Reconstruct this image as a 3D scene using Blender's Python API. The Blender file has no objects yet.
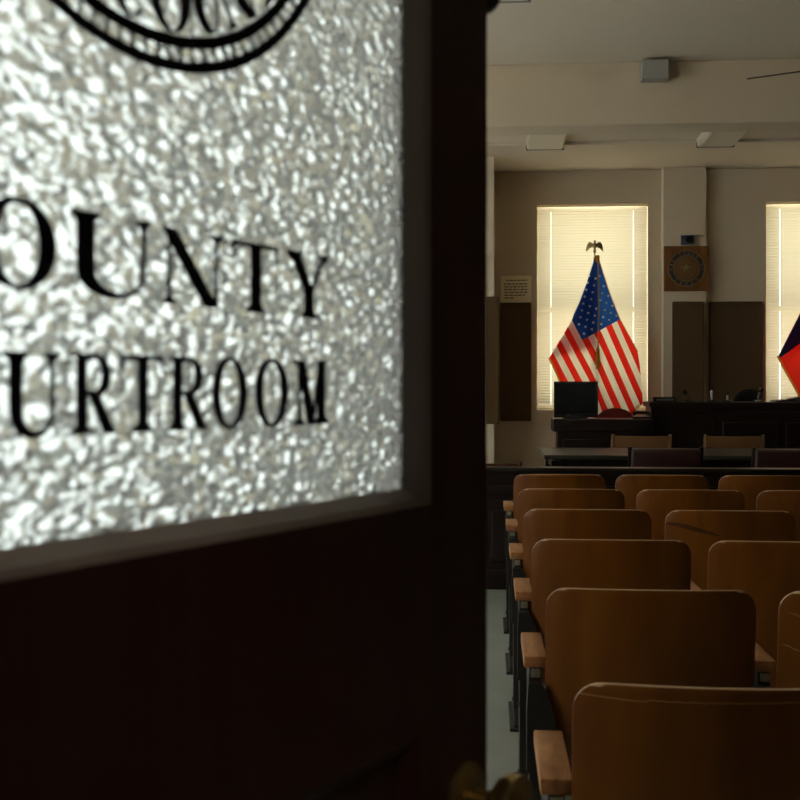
import bpy, bmesh, math, random
from math import sin, cos, pi, atan2, radians, sqrt
from mathutils import Vector, Matrix
random.seed(7)
SC = bpy.context.scene
COL = SC.collection

# ------------------------------------------------------------------ camera, sky, exposure
F = 1130.0            # focal length in pixels of the 800 px frame
YAW = 0.0777          # camera turned this much left of the room's long axis
CAM_H = 1.335
HORIZON = 385.0
cam_d = bpy.data.cameras.new('camera'); cam = bpy.data.objects.new('camera', cam_d); COL.objects.link(cam)
cam.location = (0, 0, CAM_H); cam.rotation_euler = (pi/2, 0, YAW)
cam_d.sensor_width = 36.0; cam_d.lens = 36.0*F/800.0; cam_d.shift_y = (HORIZON-400)/800.0
cam_d.clip_start = 0.02
cam_d.dof.use_dof = True; cam_d.dof.focus_distance = 8.0; cam_d.dof.aperture_fstop = 11.0
SC.camera = cam

W = bpy.data.worlds.new('sky'); SC.world = W; W.use_nodes = True
wn = W.node_tree.nodes; wl = W.node_tree.links; wn.clear()
wo = wn.new('ShaderNodeOutputWorld'); wb = wn.new('ShaderNodeBackground')
wt = wn.new('ShaderNodeTexCoord'); ws = wn.new('ShaderNodeSeparateXYZ'); wr = wn.new('ShaderNodeValToRGB')
wr.color_ramp.elements[0].position = 0.42; wr.color_ramp.elements[0].color = (1.75, 1.60, 1.30, 1)
wr.color_ramp.elements[1].position = 0.56; wr.color_ramp.elements[1].color = (0.96, 0.95, 0.93, 1)
wm = wn.new('ShaderNodeMath'); wm.operation = 'MULTIPLY_ADD'; wm.inputs[1].default_value = 0.5; wm.inputs[2].default_value = 0.5
wl.new(wt.outputs['Generated'], ws.inputs[0]); wl.new(ws.outputs['Z'], wm.inputs[0]); wl.new(wm.outputs[0], wr.inputs[0])
wl.new(wr.outputs[0], wb.inputs['Color']); wl.new(wb.outputs[0], wo.inputs[0])
wb.inputs['Strength'].default_value = 3.2

SC.view_settings.view_transform = 'Standard'; SC.view_settings.look = 'None'
SC.view_settings.exposure = 0.45; SC.view_settings.gamma = 1.0; SC.view_settings.use_curve_mapping = False
hl = bpy.data.lights.new('hall_fill', 'AREA'); hl.shape = 'DISK'; hl.size = 0.5; hl.energy = 12.0; hl.color = (1.0, 0.90, 0.78)  # added unseen fill, brightens the glazing bead and door face
hlo = bpy.data.objects.new('hall_fill', hl); COL.objects.link(hlo); hlo.location = (0.3, -1.3, 3.74)
SC.cycles.use_denoising = True
SC.cycles.max_bounces = 14; SC.cycles.diffuse_bounces = 7; SC.cycles.transmission_bounces = 8
SC.cycles.transparent_max_bounces = 12
SC.cycles.sample_clamp_indirect = 6.0

# ------------------------------------------------------------------ measuring helpers
def ray(px, py):
    xr = (px-400)/F; yr = (HORIZON-py)/F
    return xr*cos(YAW)-sin(YAW), xr*sin(YAW)+cos(YAW), yr
def at(px, py, Y):
    x, y, z = ray(px, py); k = Y/y
    return Vector((x*k, Y, CAM_H+z*k))
def cam2w(x, z):                       # ground-plane camera coordinates to room coordinates
    return Vector((x*cos(YAW)-z*sin(YAW), x*sin(YAW)+z*cos(YAW)))

# ------------------------------------------------------------------ materials
def mat(name, color, rough=0.5, spec=0.5, grain=None, metal=0.0, bump=0.0, bscale=60.0, trans=0.0, tcol=None, coat=0.0):
    """grain = (colour2, scale xyz, contrast) adds a noise pattern that belongs to the surface itself"""
    m = bpy.data.materials.new(name); m.use_nodes = True
    n = m.node_tree.nodes; l = m.node_tree.links
    p = n['Principled BSDF']
    p.inputs['Base Color'].default_value = (*color, 1); p.inputs['Roughness'].default_value = rough
    p.inputs['Metallic'].default_value = metal; p.inputs['Specular IOR Level'].default_value = spec
    p.inputs['Coat Weight'].default_value = coat; p.inputs['Coat Roughness'].default_value = 0.25
    tc = n.new('ShaderNodeTexCoord')
    if grain:
        c2, sc, con = grain
        mp = n.new('ShaderNodeMapping'); mp.inputs['Scale'].default_value = sc
        oi = n.new('ShaderNodeObjectInfo'); cx = n.new('ShaderNodeVectorMath'); cx.operation = 'SCALE'
        cx.inputs[0].default_value = (7.3, 3.1, 5.7); l.new(oi.outputs['Random'], cx.inputs['Scale'])
        ad = n.new('ShaderNodeVectorMath'); l.new(tc.outputs['Object'], ad.inputs[0]); l.new(cx.outputs[0], ad.inputs[1])
        l.new(ad.outputs[0], mp.inputs['Vector'])
        nz = n.new('ShaderNodeTexNoise'); nz.inputs['Scale'].default_value = 1.0; nz.inputs['Detail'].default_value = 6; nz.inputs['Distortion'].default_value = 0.6
        l.new(mp.outputs[0], nz.inputs['Vector'])
        rp = n.new('ShaderNodeValToRGB')
        rp.color_ramp.elements[0].position = 0.5-con; rp.color_ramp.elements[0].color = (*c2, 1)
        rp.color_ramp.elements[1].position = 0.5+con; rp.color_ramp.elements[1].color = (*color, 1)
        l.new(nz.outputs['Fac'], rp.inputs[0]); l.new(rp.outputs[0], p.inputs['Base Color'])
    if bump:
        nb = n.new('ShaderNodeTexNoise'); nb.inputs['Scale'].default_value = bscale; nb.inputs['Detail'].default_value = 4
        l.new(tc.outputs['Object'], nb.inputs['Vector'])
        bp = n.new('ShaderNodeBump'); bp.inputs['Strength'].default_value = bump; bp.inputs['Distance'].default_value = 0.01
        l.new(nb.outputs['Fac'], bp.inputs['Height']); l.new(bp.outputs[0], p.inputs['Normal'])
    if trans:
        t = n.new('ShaderNodeBsdfTranslucent'); t.inputs['Color'].default_value = (*(tcol or color), 1)
        mx = n.new('ShaderNodeMixShader'); mx.inputs[0].default_value = trans
        l.new(p.outputs[0], mx.inputs[1]); l.new(t.outputs[0], mx.inputs[2])
        l.new(mx.outputs[0], n['Material Output'].inputs['Surface'])
    return m

M_WALL   = mat('wall_paint', (0.63, 0.535, 0.40), 0.75, 0.3, ((0.59, 0.50, 0.37), (1.5, 1.5, 1.5), 0.25), bump=0.12, bscale=90)
M_CEIL   = mat('ceiling_paint', (0.66, 0.58, 0.47), 0.8, 0.3, ((0.62, 0.545, 0.44), (0.8, 0.8, 0.8), 0.3), bump=0.1, bscale=60)
M_HALL   = mat('hall_paint', (0.20, 0.17, 0.14), 0.8, 0.2, bump=0.1)
M_FLOOR  = mat('floor_lino', (0.26, 0.285, 0.26), 0.5, 0.3, ((0.20, 0.22, 0.20), (3, 3, 3), 0.25))
M_DOOR   = mat('door_wood', (0.060, 0.019, 0.012), 0.5, 0.25, ((0.030, 0.008, 0.005), (30, 30, 1.2), 0.3))
M_BEAD   = mat('bead_wood', (0.24, 0.195, 0.16), 0.5, 0.4, ((0.16, 0.125, 0.10), (20, 20, 2), 0.3))
M_SEAT   = mat('plywood_varnish', (0.225, 0.080, 0.008), 0.36, 0.24, ((0.100, 0.028, 0.003), (9, 9, 2.0), 0.33), coat=0.12)
M_EDGE   = mat('worn_lit_ply_edge', (0.58, 0.39, 0.23), 0.28, 0.7, ((0.36, 0.20, 0.09), (14, 14, 14), 0.3))  # worn ply edge, with window highlights put into its pale colour
M_WALLDK  = mat('dark_unseen_wall', (0.085, 0.045, 0.022), 0.5, 0.3, ((0.06, 0.03, 0.014), (4, 4, 0.6), 0.3))  # unseen right wall, made dark to cut bounce onto the seats
M_ARM    = mat('arm_wood', (0.44, 0.21, 0.08), 0.42, 0.35, ((0.24, 0.10, 0.035), (45, 9, 45), 0.18))
M_IRON   = mat('cast_iron', (0.017, 0.014, 0.011), 0.55, 0.4, bump=0.1, bscale=120)
M_TAB    = mat('worn_steel', (0.40, 0.36, 0.28), 0.4, 0.5, metal=0.8)
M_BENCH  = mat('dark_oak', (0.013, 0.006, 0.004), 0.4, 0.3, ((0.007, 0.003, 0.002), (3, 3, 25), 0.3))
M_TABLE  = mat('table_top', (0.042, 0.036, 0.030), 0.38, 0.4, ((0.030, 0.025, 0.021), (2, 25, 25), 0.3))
M_TAN    = mat('tan_wood', (0.20, 0.10, 0.034), 0.45, 0.4, ((0.17, 0.08, 0.028), (3, 30, 30), 0.3))
M_LEATH  = mat('oxblood_leather', (0.035, 0.010, 0.008), 0.45, 0.4, bump=0.2, bscale=200)
M_RED    = mat('maroon_fabric', (0.14, 0.016, 0.014), 0.8, 0.2)
M_BLACK  = mat('black_plastic', (0.014, 0.014, 0.015), 0.4, 0.4)
M_SCREEN = mat('screen_glass', (0.010, 0.012, 0.013), 0.18, 0.5)
M_GREYP  = mat('grey_plastic', (0.20, 0.20, 0.20), 0.5, 0.4)
M_WHITE  = mat('white_enamel', (0.62, 0.60, 0.54), 0.5, 0.4)
M_DIFF   = mat('acrylic_lens', (0.66, 0.60, 0.48), 0.5, 0.3, bump=0.1, bscale=200)
M_PANEL  = mat('acoustic_fabric', (0.105, 0.066, 0.033), 0.95, 0.05, ((0.09, 0.056, 0.028), (60, 60, 60), 0.3))
M_PAPER  = mat('paper', (0.92, 0.83, 0.64), 0.8, 0.2)
M_INK    = mat('ink', (0.16, 0.13, 0.09), 0.7, 0.2)
M_PAINT  = mat('black_sign_paint', (0.004, 0.005, 0.007), 0.6, 0.2)
M_BRASS  = mat('aged_brass', (0.46, 0.34, 0.13), 0.34, 0.5, metal=0.9, grain=((0.24, 0.16, 0.06), (30, 30, 30), 0.3))
M_GOLD   = mat('gold_fringe', (0.55, 0.27, 0.02), 0.7, 0.3, trans=0.4, tcol=(0.75, 0.34, 0.02))
M_GILT   = mat('gilt_metal', (0.38, 0.30, 0.13), 0.4, 0.5, metal=0.7)
M_POLE   = mat('pole_wood', (0.16, 0.07, 0.03), 0.45, 0.4)
M_PLAQUE = mat('plaque_wood', (0.22, 0.10, 0.024), 0.6, 0.2, ((0.13, 0.055, 0.012), (30, 4, 4), 0.3))
M_SEALD  = mat('seal_band', (0.030, 0.026, 0.030), 0.5, 0.4)
M_SEALB  = mat('seal_field', (0.17, 0.09, 0.02), 0.45, 0.4)
M_BLIND  = mat('blind_slat', (0.78, 0.73, 0.60), 0.55, 0.3, trans=0.29, tcol=(0.82, 0.78, 0.60))
M_BRAIL  = mat('blind_rail', (0.75, 0.69, 0.55), 0.5, 0.3, trans=0.28, tcol=(0.85, 0.77, 0.55))
M_TAPE   = mat('blind_cord', (0.85, 0.83, 0.75), 0.8, 0.2, trans=0.8, tcol=(0.95, 0.92, 0.82))
M_SHADE  = mat('added_shade_cloth', (0.82, 0.82, 0.80), 0.8, 0.2, trans=0.76, tcol=(0.90, 0.93, 0.96))
M_SASH   = mat('sash_paint', (0.60, 0.55, 0.44), 0.5, 0.3)
M_STARW  = mat('star_white', (0.80, 0.80, 0.76), 0.8, 0.2, trans=0.45, tcol=(0.8, 0.8, 0.76))
M_WIRE   = mat('white_cable', (0.55, 0.50, 0.40), 0.6, 0.3)
M_FAN    = mat('fan_dark', (0.05, 0.032, 0.02), 0.5, 0.4)

def thin_glass():
    m = bpy.data.materials.new('window_glass'); m.use_nodes = True; n = m.node_tree.nodes; l = m.node_tree.links
    n.remove(n['Principled BSDF'])
    t = n.new('ShaderNodeBsdfTransparent'); t.inputs[0].default_value = (0.94, 0.96, 0.95, 1)
    g = n.new('ShaderNodeBsdfGlossy'); g.inputs['Roughness'].default_value = 0.02
    x = n.new('ShaderNodeMixShader'); x.inputs[0].default_value = 0.06
    l.new(t.outputs[0], x.inputs[1]); l.new(g.outputs[0], x.inputs[2]); l.new(x.outputs[0], n['Material Output'].inputs[0])
    return m
M_WGLASS = thin_glass()

def pebble_glass(ang):
    m = bpy.data.materials.new('pebbled_glass'); m.use_nodes = True; n = m.node_tree.nodes; l = m.node_tree.links
    n.remove(n['Principled BSDF'])
    tc = n.new('ShaderNodeTexCoord')
    mp = n.new('ShaderNodeMapping'); mp.inputs['Rotation'].default_value = (0, 0, -ang); l.new(tc.outputs['Object'], mp.inputs['Vector'])
    m2 = n.new('ShaderNodeMapping'); m2.inputs['Scale'].default_value = (0.62, 1, 1); l.new(mp.outputs[0], m2.inputs['Vector'])
    nz = n.new('ShaderNodeTexNoise'); nz.inputs['Scale'].default_value = 60; nz.inputs['Detail'].default_value = 1
    l.new(m2.outputs[0], nz.inputs['Vector'])
    sc = n.new('ShaderNodeVectorMath'); sc.operation = 'SCALE'; sc.inputs['Scale'].default_value = 0.008
    l.new(nz.outputs['Color'], sc.inputs[0])
    ad = n.new('ShaderNodeVectorMath'); l.new(m2.outputs[0], ad.inputs[0]); l.new(sc.outputs[0], ad.inputs[1])
    v = n.new('ShaderNodeTexVoronoi'); v.feature = 'F1'; v.inputs['Scale'].default_value = 158
    l.new(ad.outputs[0], v.inputs['Vector'])
    pw = n.new('ShaderNodeMath'); pw.operation = 'MULTIPLY'; l.new(v.outputs['Distance'], pw.inputs[0]); l.new(v.outputs['Distance'], pw.inputs[1])
    b = n.new('ShaderNodeBump'); b.invert = True; b.inputs['Strength'].default_value = 0.7; b.inputs['Distance'].default_value = 0.004
    l.new(pw.outputs[0], b.inputs['Height'])
    g = n.new('ShaderNodeBsdfGlass'); g.inputs['Roughness'].default_value = 0.11; g.inputs['IOR'].default_value = 1.5
    g.inputs['Color'].default_value = (0.93, 0.98, 1.0, 1)
    l.new(b.outputs[0], g.inputs['Normal'])
    t = n.new('ShaderNodeBsdfTranslucent'); t.inputs[0].default_value = (0.92, 0.96, 0.97, 1); l.new(b.outputs[0], t.inputs['Normal'])
    x = n.new('ShaderNodeMixShader'); x.inputs[0].default_value = 0.20
    l.new(g.outputs[0], x.inputs[1]); l.new(t.outputs[0], x.inputs[2]); l.new(x.outputs[0], n['Material Output'].inputs[0])
    return m


# ------------------------------------------------------------------ mesh helpers
class MB:
    def __init__(s): s.bm = bmesh.new()
    def box(s, x0, x1, y0, y1, z0, z1, bevel=0.0, seg=2, T=None):
        b = bmesh.new()
        vs = [b.verts.new((x, y, z)) for z in (z0, z1) for y in (y0, y1) for x in (x0, x1)]
        for q in ((0,2,3,1),(4,5,7,6),(0,1,5,4),(2,6,7,3),(0,4,6,2),(1,3,7,5)): b.faces.new([vs[i] for i in q])
        if bevel: bmesh.ops.bevel(b, geom=b.edges[:], offset=bevel, segments=seg, affect='EDGES', profile=0.5)
        s.merge(b, T); return s
    def merge(s, b, T=None):
        if T: bmesh.ops.transform(b, matrix=T, verts=b.verts)
        me = bpy.data.meshes.new('tmp'); b.to_mesh(me); b.free(); s.bm.from_mesh(me); bpy.data.meshes.remove(me)
    def tube(s, pts, r, n=10, cap=True):
        pts = [Vector(p) for p in pts]; rs = r if isinstance(r, (list, tuple)) else [r]*len(pts)
        rings = []; up = Vector((0.0123, 0.0456, 1)).normalized()
        for i, p in enumerate(pts):
            d = (pts[min(i+1, len(pts)-1)]-pts[max(i-1, 0)]).normalized()
            a = d.cross(up)
            if a.length < 1e-3: a = d.cross(Vector((1, 0, 0)))
            a.normalize(); c = a.cross(d).normalized()
            rings.append([s.bm.verts.new(p+(a*cos(2*pi*k/n)+c*sin(2*pi*k/n))*rs[i]) for k in range(n)])
        for i in range(len(rings)-1):
            for k in range(n):
                s.bm.faces.new((rings[i][k], rings[i][(k+1) % n], rings[i+1][(k+1) % n], rings[i+1][k]))
        if cap:
            s.bm.faces.new(rings[0][::-1]); s.bm.faces.new(rings[-1])
        return s
    def lathe(s, prof, origin=(0,0,0), axis=(0,0,1), n=24):
        o = Vector(origin); z = Vector(axis).normalized()
        x = z.orthogonal().normalized(); y = z.cross(x); rings = []
        for r, h in prof:
            rings.append([s.bm.verts.new(o+z*h+(x*cos(2*pi*k/n)+y*sin(2*pi*k/n))*max(r, 1e-5)) for k in range(n)])
        for i in range(len(rings)-1):
            for k in range(n): s.bm.faces.new((rings[i][k], rings[i][(k+1) % n], rings[i+1][(k+1) % n], rings[i+1][k]))
        s.bm.faces.new(rings[0][::-1]); s.bm.faces.new(rings[-1]); return s
    def prism(s, poly, fn, t0, t1, bevel=0):
        """poly in 2-D, fn(a,b,t) -> point"""
        a = [s.bm.verts.new(fn(p[0], p[1], t0)) for p in poly]; b = [s.bm.verts.new(fn(p[0], p[1], t1)) for p in poly]
        s.bm.faces.new(a[::-1]); s.bm.faces.new(b)
        for i in range(len(poly)):
            j = (i+1) % len(poly); s.bm.faces.new((a[i], a[j], b[j], b[i]))
        return s
    def sheet(s, fn, nu, nv, thick=0.0):
        g = [[s.bm.verts.new(fn(i/nu, j/nv)) for j in range(nv+1)] for i in range(nu+1)]
        for i in range(nu):
            for j in range(nv): s.bm.faces.new((g[i][j], g[i+1][j], g[i+1][j+1], g[i][j+1]))
        return s
    def build(s, name, m, parent=None, smooth=False, auto=True):
        bmesh.ops.recalc_face_normals(s.bm, faces=s.bm.faces[:])
        me = bpy.data.meshes.new(name); s.bm.to_mesh(me); s.bm.free()
        for mm in (m if isinstance(m, list) else [m]): me.materials.append(mm)
        if smooth:
            for p in me.polygons: p.use_smooth = True
            if auto:
                try: me.set_sharp_from_angle(angle=radians(40))
                except Exception: pass
        o = bpy.data.objects.new(name, me); COL.objects.link(o)
        if parent: o.parent = parent; o.matrix_parent_inverse = Matrix.Identity(4)
        return o

def tag(o, label=None, cat=None, group=None, kind=None):
    if label: o['label'] = label
    if cat: o['category'] = cat
    if group: o['group'] = group
    if kind: o['kind'] = kind
    return o
def empty(name, loc=(0,0,0), rz=0.0):
    o = bpy.data.objects.new(name, None); COL.objects.link(o); o.location = loc; o.rotation_euler = (0, 0, rz); o.empty_display_size = 0.05
    return o
def copy_tree(o, parent=None):
    c = o.copy(); COL.objects.link(c)
    if parent: c.parent = parent
    for ch in list(o.children): copy_tree(ch, c)
    return c
def struct(o, label=None):
    o['kind'] = 'structure'
    if label: o['label'] = label
    return o

def holed_slab(u0, u1, z0, z1, holes, t0, t1, fn):
    """one connected slab with rectangular openings; fn(u, t, z) -> point"""
    us = sorted({u0, u1, *[h[0] for h in holes], *[h[1] for h in holes]}); zs = sorted({z0, z1, *[h[2] for h in holes], *[h[3] for h in holes]})
    mb = MB(); V = {}
    def v(i, j, t):
        if (i, j, t) not in V: V[(i, j, t)] = mb.bm.verts.new(fn(us[i], (t0, t1)[t], zs[j]))
        return V[(i, j, t)]
    def solid(i, j):
        if not (0 <= i < len(us)-1 and 0 <= j < len(zs)-1): return False
        cu, cz = (us[i]+us[i+1])/2, (zs[j]+zs[j+1])/2
        return not any(h[0] < cu < h[1] and h[2] < cz < h[3] for h in holes)
    for i in range(len(us)-1):
        for j in range(len(zs)-1):
            if not solid(i, j): continue
            for t in (0, 1): mb.bm.faces.new((v(i,j,t), v(i+1,j,t), v(i+1,j+1,t), v(i,j+1,t)))
            for di, dj, e in ((-1,0,((0,0),(0,1))), (1,0,((1,0),(1,1))), (0,-1,((0,0),(1,0))), (0,1,((0,1),(1,1)))):
                if not solid(i+di, j+dj):
                    (a, b), (c, d) = e
                    mb.bm.faces.new((v(i+a,j+b,0), v(i+c,j+d,0), v(i+c,j+d,1), v(i+a,j+b,1)))
    return mb

# ------------------------------------------------------------------ room shell
YB = 13.0            # back wall (behind the bench)
ZC = 3.776           # ceiling
XL, XR = -3.2, 5.6
YF0, YF1 = 0.04, 0.20   # wall the entrance door hangs in
struct(MB().box(XL-0.3, XR+0.3, -2.6, YB+0.3, -0.2, 0).build('floor', M_FLOOR))
struct(MB().box(XL-0.3, XR+0.3, -2.6, YB+0.3, ZC, ZC+0.2).build('ceiling', M_CEIL))

WZ0, WZ1 = at(592, 410, YB).z, at(592, 204, YB).z
wx0 = at(537, 300, YB).x; wx1 = at(648, 300, YB).x; WW = wx1-wx0
rx0 = at(766, 300, YB).x; PITCH = rx0-wx0
win_back = [(wx0, wx1), (rx0, rx0+WW), (wx0-PITCH-0.35, wx1-PITCH-0.35)]
fnB = lambda u, t, z: Vector((u, t, z))
struct(holed_slab(XL-0.3, XR+0.3, 0, ZC, [(a, b, WZ0, WZ1) for a, b in win_back], YB, YB+0.3, fnB).build('wall_back', M_WALL))
LEFTWIN = [(1.0, 2.3), (3.5, 5.3), (5.4, 7.2), (7.3, 9.1), (9.2, 11.0)]
LZ0, LZ1 = 0.35, 3.60
fnL = lambda u, t, z: Vector((t, u, z))
struct(holed_slab(-2.6, YB, 0, ZC, [(a, b, LZ0, LZ1) for a, b in LEFTWIN], XL-0.3, XL, fnL).build('wall_left', M_WALL))
struct(MB().box(XR, XR+0.3, -2.6, YB, 0, ZC).build('wall_right', M_WALLDK))
DOORW = 0.90
struct(holed_slab(XL, XR, 0, ZC, [(-0.425, 0.495, 0.0, 2.13)], YF0, YF1, fnB).build('wall_front', M_HALL))
struct(MB().box(XL, XR, -2.6, -2.4, 0, ZC).build('wall_hall', M_HALL))

# beam across the room
bY0 = 8.65; bY1 = 8.96; bZ = 3.303
struct(MB().box(XL, XR, bY0, bY1, bZ, ZC, 0.006).build('trim_1', M_WALL), 'wide plaster beam under the ceiling')
# jog of the wall at the left and the pilaster between the windows
jx = at(494, 300, 12.1).x
struct(MB().box(jx-0.55, jx, 12.1, YB, 0, ZC).build('wall_jog', M_WALL))
pl0, pl1 = at(664, 300, YB-0.12).x, at(706, 300, YB-0.12).x
struct(MB().box(pl0, pl1, YB-0.12, YB, 0, ZC).build('wall_pilaster', M_WALL))
# surface raceway that links the ceiling fixtures
struct(MB().box(XL, XR, 11.44, 11.475, ZC-0.03, ZC, 0.004).build('trim_2', M_CEIL))

# ------------------------------------------------------------------ windows and daylight portals
def portal(loc, rot, sx, sy):
    d = bpy.data.lights.new('sky_portal', 'AREA'); d.shape = 'RECTANGLE'; d.size = sx; d.size_y = sy
    d.cycles.is_portal = True
    o = bpy.data.objects.new('sky_portal', d); COL.objects.link(o); o.location = loc; o.rotation_euler = rot
    return o
def window(name, a, b, z0, z1, fn, t_in, sgn, label):
    """sash window in the opening; sgn = direction of outdoors along t"""
    T = lambda d: t_in+sgn*d
    r = MB(); fw = 0.05
    def bar(u0, u1, w0, w1, d0, d1):
        ps = [fn(u, T(d), z) for z in (w0, w1) for d in (d0, d1) for u in (u0, u1)]
        vs = [r.bm.verts.new(p) for p in ps]
        for q in ((0,2,3,1),(4,5,7,6),(0,1,5,4),(2,6,7,3),(0,4,6,2),(1,3,7,5)): r.bm.faces.new([vs[i] for i in q])
    zm = (z0+z1)/2-0.02
    bar(a, a+fw, z0, z1, 0.16, 0.24); bar(b-fw, b, z0, z1, 0.16, 0.24); bar(a+fw, b-fw, z0, z0+0.06, 0.16, 0.24)
    bar(a+fw, b-fw, z1-fw, z1, 0.16, 0.24); bar(a+fw, b-fw, zm-0.03, zm+0.03, 0.15, 0.25)
    o = r.build(name, M_SASH); struct(o, label)
    g = MB()
    for w0, w1 in ((z0+0.06, zm-0.03), (zm+0.03, z1-fw)):
        vs = [g.bm.verts.new(fn(u, T(0.20), z)) for u, z in ((a+fw, w0), (b-fw, w0), (b-fw, w1), (a+fw, w1))]; g.bm.faces.new(vs)
    g.build('pane', M_WGLASS, o)
    return o
def blind(a, b, z0, z1, fn, t_in, sgn, label, tilt=78, pitch=0.0315):
    """venetian blind hung inside the opening"""
    root = empty('venetian_blind'); tag(root, label, 'blind', 'venetian blinds in the bench windows')
    T = lambda d: t_in+sgn*d
    gap = 0.009; dc = 0.034
    r = MB(); 
    def bar(m, u0, u1, w0, w1, d0, d1):
        vs = [m.bm.verts.new(fn(u, T(d), z)) for z in (w0, w1) for d in (d0, d1) for u in (u0, u1)]
        for q in ((0,2,3,1),(4,5,7,6),(0,1,5,4),(2,6,7,3),(0,4,6,2),(1,3,7,5)): m.bm.faces.new([vs[i] for i in q])
    bar(r, a+0.002, b-0.002, z1-0.030, z1-0.003, 0.012, 0.056); r.build('headrail', M_BRAIL, root)
    s = MB(); n = int((z1-0.075-z0-0.035)/pitch)+1; wd = 0.0485
    for i in range(n):
        z = z1-0.065-i*pitch; ca, sa = cos(radians(tilt)), sin(radians(tilt))
        prof = [(-0.5, 0), (-0.2, 0.0042), (0.2, 0.0042), (0.5, 0)]
        # inner edge up, outer edge down
        pts = []
        for q, c in prof:
            d = dc + q*wd*ca - c*sa; zz = z - q*wd*sa + c*ca
            pts.append((d, zz))
        # each slat is slotted where the ladder tapes pass
        for ua, ub in ((a+gap, a+0.157), (a+0.163, b-0.163), (b-0.157, b-gap)):
            vv = [[s.bm.verts.new(fn(u, T(d), zz)) for d, zz in pts] for u in (ua, ub)]
            for k in range(3): s.bm.faces.new((vv[0][k], vv[0][k+1], vv[1][k+1], vv[1][k]))
    s.build('slats', M_BLIND, root)
    c = MB()
    for u in (a+0.16, (a+b)/2, b-0.16):
        w = 0.0008
        bar(c, u-w, u+w, z0+0.02, z1-0.045, dc-0.020, dc-0.0185); bar(c, u-w, u+w, z0+0.02, z1-0.045, dc+0.0185, dc+0.02)
    c.build('ladder_tapes', M_TAPE, root)
    q = MB(); bar(q, a+gap, b-gap, z0+0.006, z0+0.026, 0.020, 0.050); q.build('bottom_rail', M_BRAIL, root)
    return root
for i, (a, b) in enumerate(win_back):
    window('window_%d' % (i+1), a, b, WZ0, WZ1, fnB, YB, 1, ['window behind the flag of stars and stripes', 'window behind the red and blue flag', 'window behind the door glass'][i])
    portal(((a+b)/2, YB+0.29, (WZ0+WZ1)/2), (-pi/2, 0, 0), b-a, WZ1-WZ0)
blind(*win_back[0], WZ0, WZ1, fnB, YB, 1, 'cream venetian blind in the window behind the stars and stripes flag')
blind(*win_back[1], WZ0, WZ1, fnB, YB, 1, 'cream venetian blind in the window behind the red and blue flag')
blind(*win_back[2], WZ0, WZ1, fnB, YB, 1, 'cream venetian blind glimpsed only through the pebbled door glass')
for i, (a, b) in enumerate(LEFTWIN):
    window('window_%d' % (i+4), a, b, LZ0, LZ1, fnL, XL, -1, 'tall side window of the courtroom')
    portal((XL-0.29, (a+b)/2, (LZ0+LZ1)/2), (0, -pi/2, 0), LZ1-LZ0, b-a)
    if a > 3:  # added shades that dim and spread the daylight reaching the door glass
        sh = empty('added_shade', (XL, (a+b)/2, LZ1)); tag(sh, 'added white roller shade softening a side window, seen only through the door glass', 'shade', 'added light-softening shades on the side windows')
        MB().box(-0.062, -0.060, -(b-a)/2+0.01, (b-a)/2-0.01, LZ0-LZ1+0.03, -0.05).build('cloth', M_SHADE, sh)
        MB().tube([(-0.05, -(b-a)/2+0.005, -0.03), (-0.05, (b-a)/2-0.005, -0.03)], 0.02).build('roller', M_WHITE, sh, True)
        MB().box(-0.068, -0.054, -(b-a)/2+0.01, (b-a)/2-0.01, LZ0-LZ1+0.01, LZ0-LZ1+0.03).build('hem_bar', M_WHITE, sh)

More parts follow.
